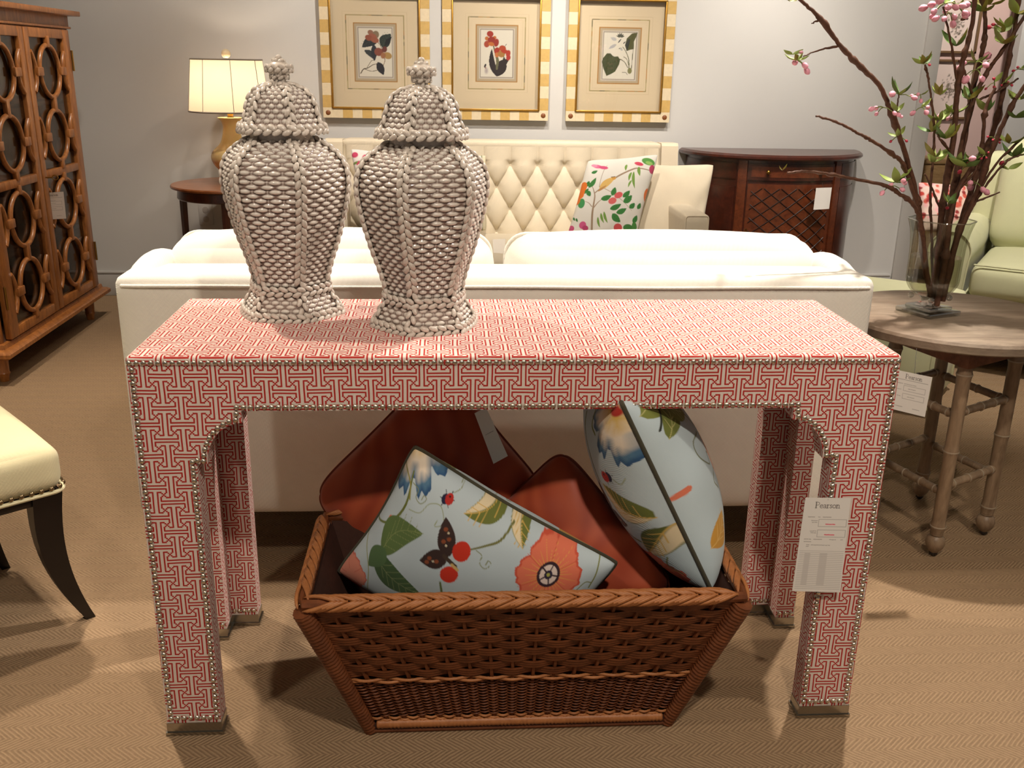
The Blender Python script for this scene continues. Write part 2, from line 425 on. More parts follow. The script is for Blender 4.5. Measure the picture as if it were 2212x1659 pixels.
M_WALL = wall_mat('grey_wall_paint', (206, 203, 198))
M_PINK = wall_mat('pink_wall_paint', (216, 186, 178))
M_TRIM = plain('white_trim_paint', (196, 192, 186), 0.5, var=0.02)
M_CEIL = wall_mat('ceiling_paint', (215, 210, 200))
def slab(name, lo, hi, m, bev=0.0):
    lo = np.array(lo, float); hi = np.array(hi, float)
    return struct(MB().box((lo+hi)/2, hi-lo, bev).build(name, m))
slab('floor', (-7, -6, -0.05), (8, 9, 0), M_CARPET)
slab('ceiling', (-7, -6, 2.72), (8, 9, 2.80), M_CEIL)
slab('wall_back', (-2.30, 3.70, 0), (2.415, 3.82, 2.72), M_WALL)
slab('wall_left', (-2.40, 0.6, 0), (-2.30, 3.82, 2.72), M_WALL)
slab('trim_1', (2.415, 3.685, 0), (2.505, 3.835, 2.72), M_TRIM, 0.004)
slab('wall_far', (2.0, 5.25, 0), (7.5, 5.35, 2.72), M_PINK)
slab('wall_partition', (3.64, 4.90, 0), (7.5, 5.02, 2.72), M_WALL)
b = MB(); b.box((0.055, 3.692, 0.06), (4.70, 0.016, 0.12), 0.003); b.box((0.055, 3.690, 0.128), (4.70, 0.02, 0.016), 0.006)
struct(b.build('baseboard_back', M_TRIM))
b = MB(); b.box((-2.292, 2.2, 0.06), (0.016, 3.0, 0.12), 0.003); struct(b.build('baseboard_left', M_TRIM))

# wall outlet
t = thing('wall_outlet', 'white electrical outlet plate low on grey wall under round lamp table', 'outlet', (-1.427, 3.70, 0.40))
MB().box((0, -0.004, 0.045), (0.075, 0.008, 0.115), 0.003).build('cover_plate', M_TRIM, t)
for dz in (0.02, 0.07):
    MB().lathe([(0.0005, 0), (0.016, 0), (0.0165, 0.002), (0.0005, 0.003)], 16).build('socket', plain('socket_plastic', (176, 168, 160), 0.5), t, loc=(0, -0.008, dz), rot=(PI/2, 0, 0))

# ================================================================== console table in lattice fabric
def lattice_mat():
    k = NT('red_lattice_fabric'); uv = k.coord('UV'); sep = k.node('ShaderNodeSeparateXYZ'); k.l.new(uv, sep.inputs[0]); x, y = sep.outputs[0], sep.outputs[1]
    obj = k.coord('Object'); wob = k.noise(7, 2, 0.5, obj)
    P = 0.0588
    def fold(s, ph):
        s = k.math('ADD', k.math('DIVIDE', k.math('ADD', s, k.math('MULTIPLY', k.math('SUBTRACT', wob, 0.5), 0.006)), P), ph)
        return k.math('MULTIPLY', k.math('PINGPONG', k.math('MULTIPLY', s, 2.0), 1.0), 0.5)    # distance to nearest whole repeat, 0..0.5
    u = fold(x, 0.0); v = fold(y, 0.12)
    q = 0.0208
    def near(s, c, h): return k.math('LESS_THAN', k.math('ABSOLUTE', k.math('SUBTRACT', s, c)), h)
    def rng_(s, lo, hi): return near(s, (lo+hi)/2, (hi-lo)/2)
    W = 0.0245
    R = []
    def rect(u0, u1, v0, v1): R.append(k.math('MULTIPLY', rng_(u, u0, u1), rng_(v, v0, v1)))
    rect(-1, 0.355, 0.05-W, 0.05+W)             # horizontal pair
    rect(0.43-W, 0.43+W, -1, 0.355)             # vertical pair
    rect(0.07-W, 0.07+W, 0.145, 1)
    rect(0.145, 1, 0.45-W, 0.45+W)
    rect(0.335-W, 0.335+W, 0.05, 0.165)         # returns into the crosses
    rect(0.165-W, 0.165+W, 0.335, 0.45)
    rect(0.07, 0.165, 0.165-W, 0.165+W)
    rect(0.335, 0.43, 0.335-W, 0.335+W)
    # stepped cross in the middle
    du = k.math('ABSOLUTE', k.math('SUBTRACT', u, 0.25)); dv = k.math('ABSOLUTE', k.math('SUBTRACT', v, 0.25))
    def dsq(o, h): return k.math('MULTIPLY', near(du, o, h), near(dv, o, h))
    cross = k.math('MAXIMUM', dsq(0.044, 0.0255), dsq(0.084, 0.027))
    cc = k.math('LESS_THAN', k.math('MAXIMUM', du, dv), 0.030)
    m = k.math('MAXIMUM', cross, cc)
    for r in R: m = k.math('MAXIMUM', m, r)
    wv = k.math('MULTIPLY', k.math('SINE', k.math('MULTIPLY', x, 5200)), k.math('SINE', k.math('MULTIPLY', y, 5200)))
    fine = k.noise(900, 2, 0.6, obj)
    red = k.mix(fine, lin(158, 34, 30), lin(196, 58, 48)); wht = k.mix(fine, lin(214, 196, 182), lin(238, 224, 212))
    k.base(k.mix(m, wht, red), 0.9, 0, 0.2); k.p.inputs['Sheen Weight'].default_value = 0.1
    k.bump(k.math('ADD', wv, k.math('MULTIPLY', m, 0.6)), 0.25, 0.0008)
    return k.m
M_LATTICE = lattice_mat()
M_NAIL = plain('nickel_nail', (222, 212, 194), 0.27, 1.0, var=0.05)
M_FOOT = plain('brushed_nickel_foot', (168, 164, 156), 0.22, 1.0, var=0.06, vscale=60)
def uvbox(me, off=(0, 0, 0)):
    uv = me.uv_layers.new(name='UVMap'); d = np.zeros(len(me.loops)*2, np.float32)
    for p in me.polygons:
        n = p.normal; a = max(range(3), key=lambda i: abs(n[i]))
        for li in p.loop_indices:
            c = me.vertices[me.loops[li].vertex_index].co
            if a == 1: q = (c.x, c.z)
            elif a == 2: q = (c.x, c.y+0.2115+0.7625)
            else: q = (c.y, c.z)
            d[2*li] = q[0]; d[2*li+1] = q[1]
    uv.data.foreach_set('uv', d)
TW, TD, TH, TT, ZF = 0.6714, 0.4230, 0.7625, 0.0427, 0.026
def opening(half, lw, sc=1.0):
    """left half of the scalloped opening from foot to centre: list of (offset from outer edge, z)"""
    pts = [(lw, ZF), (lw, 0.566), (lw+0.019, 0.566)]
    cx, cz = lw+0.083, 0.566; rx, rz = 0.064, 0.076
    for a in np.linspace(0, PI/2, 13)[0:]: pts.append((cx-rx*math.cos(a), cz+rz*math.sin(a)))
    pts += [(cx, 0.664)]
    return pts
def panel_poly(half, lw):
    op = opening(half, lw)
    L = [(-half+a, z) for a, z in op]; Rr = [(half-a, z) for a, z in op][::-1]
    return [(-half, ZF)]+L+Rr+[(half, ZF), (half, 0.752), (-half, 0.752)]
ct = thing('console_table', 'console table upholstered in red and white lattice fabric with nailhead trim', 'table', (0, TD/2, 0))
def tpart(name, mb, mat, uv=True, smooth=True):
    o = mb.build(name, mat, ct, smooth=smooth, angle=30)
    return o
LW = 0.1010; LS = 0.1000
me = MB().prism(panel_poly(TW, LW), -TD/2, -TD/2+TT).mesh('front_panel', False); uvbox(me); link('front_panel', me, M_LATTICE, ct)
me = MB().prism(panel_poly(TW, LW), TD/2-TT, TD/2).mesh('back_panel', False); uvbox(me); link('back_panel', me, M_LATTICE, ct)
sp = panel_poly(TD/2, LS)
for sx in (-1, 1):
    # side panels sit between front and back panel
    poly = [(min(max(y, -TD/2+TT-0.001), TD/2-TT+0.001), z) for y, z in sp]
    d0, d1 = (-TW, -TW+TT) if sx < 0 else (TW-TT, TW)
    me = MB().prism(poly, d0, d1, axes=(1, 2, 0)).mesh('side_panel', False); uvbox(me); link('side_panel', me, M_LATTICE, ct)
bm = MB().box((0, 0, 0.7525), (2*TW+0.004, TD+0.004, 0.020), 0.0075, 3); me = bm.mesh('top', True, 60); uvbox(me); link('top', me, M_LATTICE, ct)
# metal feet: one L-shaped sabot under each leg
for sx in (-1, 1):
    for sy in (-1, 1):
        e = 0.003
        def Lp(g):
            xo, xi = TW+g, TW-LW-g; yo, yi = TD/2+g, TD/2-LS-g; ti = TT+g
            P = [(xo, yo), (xi, yo), (xi, yo-ti-g), (TW-ti, yo-ti-g), (TW-ti, yi), (xo, yi)]
            return [(sx*a, sy*b) for a, b in P]
        f = MB(); f.prism(Lp(0.0015), 0.006, ZF+0.001, axes=(0, 1, 2)); f.prism(Lp(0.004), 0, 0.007, axes=(0, 1, 2))
        f.build('foot', M_FOOT, ct, smooth=False)
# nailheads
NR = 0.0053; STEP = 0.0119
nb = MB(); a = np.arange(10)*2*PI/10; V = []
for r, d in ((1.0, 0.0), (0.86, 0.5), (0.5, 0.86)):
    for q in a: V.append((NR*r*math.cos(q), -NR*0.85*d, NR*r*math.sin(q)))
V.append((0, -NR*0.85, 0)); F = []
for i in range(2):
    for k in range(10): F.append((i*10+k, i*10+(k+1) % 10, (i+1)*10+(k+1) % 10, (i+1)*10+k))
for k in range(10): F.append((20+k, 20+(k+1) % 10, 30))
nb.add(V, F); NAIL = nb.mesh('nail', True, 80); NAIL.materials.append(M_NAIL)
NV = np.array(V); NF = F
def along(pts, step=STEP):
    P = np.asarray(pts, float); L = np.concatenate([[0], np.cumsum(np.hypot(*np.diff(P, axis=0).T))]); n = max(1, int(round(L[-1]/step)))
    s = np.linspace(0, L[-1], n+1); return [(np.interp(q, L, P[:, 0]), np.interp(q, L, P[:, 1])) for q in s]
nails = []
nails += along([(-TW+0.005, 0.7515), (TW-0.005, 0.7515)])
off = 0.007
inner = [(LW-off, ZF+0.012), (LW-off, 0.566+off), (LW+0.019-off, 0.566+off)]
for a_ in np.linspace(0.06, 1.44, 9): inner.append((LW+0.083-(0.064+off)*math.cos(a_), 0.566+(0.076+off)*math.sin(a_)))
inner += [(LW+0.083-off, 0.664+off)]
for s in (-1, 1): nails += along([(s*(TW-x), z) for x, z in inner])[1:]
nails += along([(-(TW-LW-0.083+off)+0.0, 0.671), (TW-LW-0.083+off, 0.671)])[1:-1]
for s in (-1, 1):
    nails += along([(s*(TW-0.008), 0.739), (s*(TW-0.008), ZF+0.012)])
    nails += along([(s*(TW-0.008), ZF+0.012), (s*(TW-LW+off), ZF+0.012)])[1:]
YF = -TD/2-0.0002
rest = MB()
for i, (x, z) in enumerate(nails):
    if i < 300: link('nail', NAIL, None, ct, loc=(x, YF, z))
    else: rest.add(NV+np.array([x, YF, z]), NF)
for s in (-1, 1):                                   # a few tacks that show above the rear feet
    for q in np.linspace(0.008, TT-0.008, 3): rest.add(NV+np.array([s*(TW-q), TD/2-LS-0.0002, ZF+0.012]), NF)
    for q in np.linspace(TT+0.006, LW-0.008, 5): rest.add(NV+np.array([s*(TW-q), TD/2-TT-0.0002, ZF+0.012]), NF)
rest.build('nail_row', M_NAIL, ct, angle=80, kind='stuff')

# ================================================================== the two woven ginger jars
def glaze_mat():
    k = NT('antiqued_cream_glaze'); a = k.node('ShaderNodeAttribute', attribute_name='print'); v = k.coord()
    n = k.noise(60, 4, 0.6, v)
    col = k.mix(k.math('MULTIPLY', n, 0.35), a.outputs['Color'], lin(184, 168, 156))
    k.base(col, 0.30, 0, 0.5); k.p.inputs['Coat Weight'].default_value = 0.6; k.p.inputs['Coat Roughness'].default_value = 0.10
    return k.m
def bead_mat():
    k = NT('cream_glaze_braid'); v = k.coord(); n = k.noise(140, 3, 0.6, v)
    col = k.mix(k.math('MULTIPLY_ADD', n, 1.2, -0.2, clamp=True), lin(180, 164, 150), lin(232, 224, 212))
    k.base(col, 0.28, 0, 0.5); k.p.inputs['Coat Weight'].default_value = 0.6; k.p.inputs['Coat Roughness'].default_value = 0.10
    return k.m
M_GLAZE = glaze_mat(); M_BEAD = bead_mat()
GLZ = np.array(lin(226, 218, 206)); BRN = np.array(lin(114, 86, 74))
BODY = spline([(0.098, 0.0), (0.096, 0.010), (0.088, 0.028), (0.077, 0.045), (0.073, 0.058), (0.075, 0.078), (0.084, 0.11), (0.098, 0.15), (0.112, 0.20), (0.1205, 0.24), (0.122, 0.265), (0.118, 0.288), (0.107, 0.307), (0.091, 0.321), (0.072, 0.333), (0.064, 0.338)], 6)
LID = spline([(0.083, 0.352), (0.076, 0.362), (0.069, 0.378), (0.065, 0.395), (0.058, 0.412), (0.045, 0.425), (0.028, 0.432), (0.014, 0.435)], 6)
def hexr(s, flat=0.62):
    return 1-flat+flat*math.cos(PI/6)/np.cos((s-0.5)*PI/3)
def woven(prof, pitch, ncell, amp, per_row=6, per_panel=44, fl=0.62):
    L = np.concatenate([[0], np.cumsum(np.hypot(*np.diff(prof, axis=0).T))])
    rows = int(round(L[-1]/pitch)); nv = rows*per_row+1; q = np.linspace(0, L[-1], nv)
    R = np.interp(q, L, prof[:, 0]); Z = np.interp(q, L, prof[:, 1])
    dR = np.gradient(R, q); dZ = np.gradient(Z, q)
    nu = 6*per_panel; th = np.arange(nu)/nu*2*PI; s = (np.arange(nu) % per_panel)/per_panel
    rowf = q/L[-1]*rows; ri = np.floor(rowf-1e-6).clip(0); fr = rowf-ri
    S_ = s[:, None]; x = (S_*ncell+0.5*(ri[None] % 2)) % 1.0
    w = np.clip(1-((2*x-1)*1.06)**2, 0, 1)**0.78
    yy = (2*fr[None]-1)*0.90
    h = np.sqrt(np.clip(1-(yy/np.maximum(w, 0.06))**2, 0, 1))*w
    edge = np.clip(np.minimum(S_, 1-S_)*ncell*3, 0, 1); h = h*edge
    stake = 0.55*np.exp(-((x)**2+0)/0.003)*np.clip(1-yy**2, 0, 1)**0.5+0.55*np.exp(-((1-x)**2)/0.003)*np.clip(1-yy**2, 0, 1)**0.5   # little upright seen in the gaps
    hh = np.maximum(h, stake*edge)
    r = R[None]*hexr(S_, fl); X = r*np.cos(th)[:, None]; Y = r*np.sin(th)[:, None]
    off = amp*(hh-0.6)
    V = np.stack([X+off*dZ[None]*np.cos(th)[:, None], Y+off*dZ[None]*np.sin(th)[:, None], Z[None]-off*dR[None]+0*X], -1)
    g = np.clip((hh-0.28)/0.42, 0, 1)[..., None]; g = g*g*(3-2*g)
    col = BRN*(1-g)+GLZ*g
    return V.reshape(-1, 3), quads(nu, nv, True), col.reshape(-1, 3)
def bead(mb, p, d, n, L, W, H):
    d = d/np.linalg.norm(d); n = n-d*(n@d); n = n/np.linalg.norm(n); b = np.cross(d, n)
    mb.ell(p, (d*L, b*W, n*H), 8, 6)
def braid_path(P, N, pitch, L, W, side, mb, tilt=0.5, both=True):
    """two interleaved rows of leaning beads along points P with outward normals N"""
    P = np.asarray(P); N = np.asarray(N); cl = np.concatenate([[0], np.cumsum(np.linalg.norm(np.diff(P, axis=0), axis=1))]); n = int(cl[-1]/pitch)
    for i in range(n):
        for sg in ((-1, 1) if both else (1,)):
            s = (i+0.5+(0.25*sg if both else 0))*cl[-1]/n
            if s > cl[-1]: continue
            p = np.array([np.interp(s, cl, P[:, k]) for k in range(3)]); nn = np.array([np.interp(s, cl, N[:, k]) for k in range(3)]); nn /= np.linalg.norm(nn)
            p2 = np.array([np.interp(min(s+0.002, cl[-1]), cl, P[:, k]) for k in range(3)])-np.array([np.interp(max(s-0.002, 0), cl, P[:, k]) for k in range(3)])
            t = p2/np.linalg.norm(p2); b = np.cross(nn, t)
            d = t+b*(-sg if both else 1)*tilt
            bead(mb, p+b*sg*side+nn*0.0015, d, nn, L, W, W*0.75)
def ringpts(r, z, n=120, fl=0.5, up=0.0):
    th = np.linspace(0, 2*PI, n+1); s = (th/(PI/3)) % 1.0; rr = r*hexr(s, fl)
    P = np.stack([rr*np.cos(th), rr*np.sin(th), np.full(n+1, z)], -1); N = np.stack([np.cos(th), np.sin(th), np.full(n+1, up)], -1)
    return P, N
def make_jar(label, loc, rz):
    t = thing('ginger_jar', label, 'jar', loc, rz, 'woven ginger jars on the console table')
    V, F, c = woven(BODY, 0.0086, 4, 0.0050); me = np_mesh('jar_body', V, F); setprint(me, c); link('jar_body', me, M_GLAZE, t)
    nb = MB(); nb.lathe([(0.001, 0.333), (0.060, 0.333), (0.060, 0.354), (0.001, 0.354)], 36); nb.build('neck', M_BEAD, t)
    MB().lathe([(0.001, 0.001), (0.090, 0.001), (0.086, 0.012), (0.001, 0.012)], 36).build('base', M_BEAD, t)
    i0 = np.argmin(abs(BODY[:, 1]-0.064))
    for k in range(6):
        a = k*PI/3; pr = BODY[i0:]; P = np.stack([pr[:, 0]*math.cos(a), pr[:, 0]*math.sin(a), pr[:, 1]], -1)
        d = np.gradient(pr, axis=0); N = np.stack([d[:, 1]*math.cos(a), d[:, 1]*math.sin(a), -d[:, 0]], -1); N /= np.linalg.norm(N, axis=1)[:, None]
        mb = MB(); braid_path(P, N, 0.0160, 0.0104, 0.0058, 0.0052, mb, 0.40); mb.build('braid', M_BEAD, t, angle=80)
        pr = BODY[:i0]; P = np.stack([pr[:, 0]*math.cos(a), pr[:, 0]*math.sin(a), pr[:, 1]], -1)
        d = np.gradient(pr, axis=0); N = np.stack([d[:, 1]*math.cos(a), d[:, 1]*math.sin(a), -d[:, 0]], -1); N /= np.linalg.norm(N, axis=1)[:, None]
        mb = MB(); braid_path(P[4:-2], N[4:-2], 0.0145, 0.0095, 0.0052, 0.0050, mb, 0.42); mb.build('braid', M_BEAD, t, angle=80)
    for r, z, nm, up in ((0.078, 0.055, 'waist_braid', 0.0), (0.101, 0.007, 'foot_braid', 0.3)):
        P, N = ringpts(r, z, fl=0.55, up=up); mb = MB(); braid_path(P, N, 0.0165, 0.0100, 0.0052, 0.0050, mb, 0.42); mb.build(nm, M_BEAD, t, angle=80)
    # lid
    V, F, c = woven(LID, 0.0088, 4, 0.0045, per_panel=40); me = np_mesh('lid', V, F); setprint(me, c); lid = link('lid', me, M_GLAZE, t)
    for k in range(6):
        a = k*PI/3; pr = LID[4:]; P = np.stack([pr[:, 0]*math.cos(a), pr[:, 0]*math.sin(a), pr[:, 1]], -1)
        d = np.gradient(pr, axis=0); N = np.stack([d[:, 1]*math.cos(a), d[:, 1]*math.sin(a), -d[:, 0]], -1); N /= np.linalg.norm(N, axis=1)[:, None]
        mb = MB(); braid_path(P, N, 0.0165, 0.0108, 0.0052, 0.0040, mb, 0.5); mb.build('braid', M_BEAD, lid, angle=80)
    P, N = ringpts(0.0825, 0.3555, fl=0.35, up=0.2); mb = MB(); braid_path(P, N, 0.0170, 0.0108, 0.0056, 0.0040, mb, 0.5)
    mb.lathe([(0.001, 0.350), (0.076, 0.350), (0.078, 0.356), (0.072, 0.362), (0.001, 0.362)], 36)
    mb.build('rim_braid', M_BEAD, lid, angle=80)
    mb = MB(); mb.lathe([(0.001, 0.430), (0.013, 0.431), (0.0115, 0.440), (0.013, 0.447), (0.021, 0.455), (0.0235, 0.462), (0.020, 0.468), (0.010, 0.476), (0.001, 0.478)], 20)
    P, N = ringpts(0.0225, 0.462, 40, 0.0); braid_path(P, N, 0.0125, 0.0074, 0.0044, 0.0030, mb, 0.6)
    P, N = ringpts(0.0150, 0.448, 30, 0.0); braid_path(P, N, 0.0115, 0.0062, 0.0036, 0.002, mb, 0.6)
    for k in range(5): a = k*2*PI/5; bead(mb, np.array([0.009*math.cos(a), 0.009*math.sin(a), 0.475]), np.array([-math.sin(a), math.cos(a), 0.4]), np.array([math.cos(a), math.sin(a), 0.8]), 0.008, 0.0045, 0.004)
    mb.ell((0, 0, 0.481), np.eye(3)*np.array([0.0062, 0.0062, 0.0055])); mb.build('knob', M_BEAD, lid, angle=80)
    return t
make_jar('cream woven-look ceramic lidded jar standing further left, beside the lamp', (-0.441, 0.313, TH), math.radians(-90-30-8))
make_jar('cream woven-look ceramic lidded jar standing further right, nearer the table front', (-0.176, 0.222, TH), math.radians(-90-30+15))

# ================================================================== wicker basket
def cane(name, dark, light, rough=0.45):
    k = NT(name); v = k.coord('Object', (1, 1, 1)); n = k.noise(35, 5, 0.65, v); n2 = k.noise(260, 2, 0.6, v)
    f = k.math('MULTIPLY_ADD', n, 1.6, -0.3, clamp=True)
    k.base(k.mix(k.math('MULTIPLY', n2, 0.3), k.mix(f, lin(dark), lin(light)), lin(dark)), rough, 0, 0.4); k.bump(n2, 0.3, 0.0008); return k.m
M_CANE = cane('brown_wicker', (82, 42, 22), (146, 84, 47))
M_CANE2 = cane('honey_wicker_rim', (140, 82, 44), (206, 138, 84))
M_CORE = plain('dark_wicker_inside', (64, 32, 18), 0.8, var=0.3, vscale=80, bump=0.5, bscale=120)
BX0, BX1, BY0, BY1 = -0.283, 0.300, -0.005, 0.150; RX0, RX1, RY0, RY1, BZ, RZ = -0.386, 0.398, -0.095, 0.250, 0.022, 0.338
bk = thing('wicker_basket', 'flared rectangular brown wicker basket of cushions under console table', 'basket', (0, 0, 0))
def ringat(h, n_long=120, n_short=60, inset=0.0, out=None, ph=0.0, stakes=(17, 8)):
    """closed path round the four flared walls at height fraction h; out = in-out weave amplitude"""
    z = BZ+(RZ-BZ)*h; x0 = BX0+(RX0-BX0)*h; x1 = BX1+(RX1-BX1)*h; y0 = BY0+(RY0-BY0)*h; y1 = BY1+(RY1-BY1)*h
    P = []; sides = (((x0, y0), (x1, y0), (0, -1), n_long, stakes[0]), ((x1, y0), (x1, y1), (1, 0), n_short, stakes[1]), ((x1, y1), (x0, y1), (0, 1), n_long, stakes[0]), ((x0, y1), (x0, y0), (-1, 0), n_short, stakes[1]))
    for a, b_, nrm, n, st in sides:
        for i in range(n):
            s = i/n; w = math.cos(PI*(s*st+ph))*(out or 0)-inset; e = min(1, min(s, 1-s)*st*1.5)
            P.append((a[0]+(b_[0]-a[0])*s+nrm[0]*(w*e), a[1]+(b_[1]-a[1])*s+nrm[1]*(w*e), z))
    return np.array(P)
def strand(path, wz, wt, mb, n=6):
    """closed flat strand: tall wz, thick wt"""
    P = np.asarray(path); T = np.roll(P, -1, 0)-np.roll(P, 1, 0); T[:, 2] = 0; T /= np.linalg.norm(T, axis=1)[:, None]
    N = np.stack([T[:, 1], -T[:, 0], np.full(len(T), -0.30)], -1); N /= np.linalg.norm(N, axis=1)[:, None]; U = np.cross(N, T); U *= np.sign(U[:, 2:3])
    a = np.arange(n)*2*PI/n
    V = P[:, None]+np.cos(a)[None, :, None]*N[:, None]*wt/2+np.sin(a)[None, :, None]*U[:, None]*wz/2
    mb.grid(V, True, True)
# upper open weave: broad strands, each made of three canes lying side by side
rows = 10
for r in range(rows):
    h = 0.405+0.555*(r+0.5)/rows; mb = MB()
    for j in (-1, 0, 1): strand(ringat(h+j*0.0182, 102, 48, 0.0, 0.0042, r % 2), 0.0068, 0.0050, mb, 5)
    mb.build('weaver', M_CANE, bk, angle=80)
for j, h in enumerate((0.372, 0.388)): mb = MB(); strand(ringat(h, 102, 48, -0.004, 0.004, j), 0.0062, 0.0062, mb, 6); mb.build('binding_cane', M_CANE2, bk, angle=80)
# lower close weave
mb = MB()
for r in range(24):
    h = 0.055+0.305*(r+0.5)/24; strand(ringat(h, 136, 64, 0.0, 0.0045, r % 2, (34, 16)), 0.0042, 0.0042, mb, 5)
mb.build('close_weave', M_CANE, bk, angle=80, kind='stuff')
for j, h in enumerate((0.028, 0.045)): mb = MB(); strand(ringat(h, 136, 64, -0.003, 0.004, j, (34, 16)), 0.0055, 0.0055, mb, 6); mb.build('binding_cane', M_CANE2, bk, angle=80)
# upright stakes
def wallpt(side, s, h, inset=0.0):
    z = BZ+(RZ-BZ)*h; x0 = BX0+(RX0-BX0)*h+inset; x1 = BX1+(RX1-BX1)*h-inset; y0 = BY0+(RY0-BY0)*h+inset; y1 = BY1+(RY1-BY1)*h-inset
    return {0: (x0+(x1-x0)*s, y0, z), 1: (x1, y0+(y1-y0)*s, z), 2: (x1+(x0-x1)*s, y1, z), 3: (x0, y1+(y0-y1)*s, z)}[side]
for side, n in ((0, 17), (1, 8), (2, 17), (3, 8)):
    for i in range(1, n):
        MB().tube([wallpt(side, i/n, h) for h in (0, 0.5, 1.0)], 0.0042, 5).build('stake', M_CANE, bk)
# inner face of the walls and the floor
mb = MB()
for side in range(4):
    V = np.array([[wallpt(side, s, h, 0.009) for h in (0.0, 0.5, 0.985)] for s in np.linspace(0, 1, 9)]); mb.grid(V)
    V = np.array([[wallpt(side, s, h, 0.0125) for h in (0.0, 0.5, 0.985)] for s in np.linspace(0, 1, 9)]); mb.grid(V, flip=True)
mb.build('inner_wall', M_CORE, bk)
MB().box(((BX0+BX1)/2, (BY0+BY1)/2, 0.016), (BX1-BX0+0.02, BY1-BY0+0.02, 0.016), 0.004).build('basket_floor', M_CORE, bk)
# wrapped corner posts
for cx_, cy_ in ((0, 0), (1, 0), (1, 1), (0, 1)):
    A = np.array([(BX0, BX1)[cx_], (BY0, BY1)[cy_], 0.004]); Bp = np.array([(RX0, RX1)[cx_], (RY0, RY1)[cy_], RZ-0.012]); n = 170
    s = np.linspace(0, 1, n); P = A+(Bp-A)*s[:, None]
    rad = 0.0135+0.0055*s+0.0013*np.sin(s*2*PI*42); MB().tube(P, rad, 10).build('corner_post', M_CANE, bk, angle=80)
# wrapped foot rail and plinth rod
for side in range(4):
    a_ = np.array(wallpt(side, 0, 0)); b_ = np.array(wallpt(side, 1, 0)); n = 160 if side % 2 == 0 else 60; s = np.linspace(0.02, 0.98, n)
    out = {0: (0, -1, 0), 1: (1, 0, 0), 2: (0, 1, 0), 3: (-1, 0, 0)}[side]
    P = a_+(b_-a_)*s[:, None]+np.array(out)*0.007; P[:, 2] = 0.0225
    L = np.linalg.norm(b_-a_); MB().tube(P, 0.0095+0.0011*np.sin(s*L/0.0065*2*PI), 8).build('foot_wrap', M_CANE2, bk, angle=80)
    P = a_+(b_-a_)*np.linspace(-0.01, 1.01, 4)[:, None]+np.array(out)*0.004; P[:, 2] = 0.0065; MB().tube(P, 0.0062, 8).build('foot_rod', M_CANE, bk)
# plaited rim: herringbone arms laid over a core, three canes each
RC = 0.0100
def plait(sgn):
    """arm in rim coordinates: x along the rim, y outward, z up"""
    mb = MB(); c = np.array([0, 0.62, 0.78]); l = np.array([0, 0.78, -0.62])
    for j in (-1, 0, 1):
        s = np.linspace(0, 1, 7); ph = sgn*(1.75*(1-s)-0.12); R_ = RC+0.0022+0.0022*np.sin(PI*s)
        P = np.stack([-0.038+0.064*s+0.0078*j, R_*(np.cos(ph)*c[1]+np.sin(ph)*l[1]), R_*(np.cos(ph)*c[2]+np.sin(ph)*l[2])], -1)
        mb.tube(P, 0.0041*np.sqrt(np.clip(1.05-(2*s-1)**4, 0.08, 1)), 5)
    me = mb.mesh('plait', True, 80); me.materials.append(M_CANE2); return me
PL = {1: plait(1), -1: plait(-1)}
MB().tube(ringat(1.0, 40, 20), RC, 8, closed=True).build('rim_core', M_CANE, bk)
for side in range(4):
    a_ = np.array(wallpt(side, 0, 1.0)); b_ = np.array(wallpt(side, 1, 1.0)); L = np.linalg.norm(b_-a_); n = int(round((L-0.05)/0.0375)); d_ = (b_-a_)/L
    out = np.array({0: (0, -1, 0), 1: (1, 0, 0), 2: (0, 1, 0), 3: (-1, 0, 0)}[side], float)
    if side == 2: d_ = -d_
    if side == 3: d_ = -d_
    Mx = Matrix(((d_[0], out[0], 0), (d_[1], out[1], 0), (0, 0, 1)))
    for i in range(n):
        p = a_+(b_-a_)*((0.028+(L-0.056)*(i+0.5)/n)/L)
        for sg in (1, -1):
            o = link('plait', PL[sg], None, bk); o.matrix_local = Matrix.Translation((p[0], p[1], RZ)) @ Mx.to_4x4()
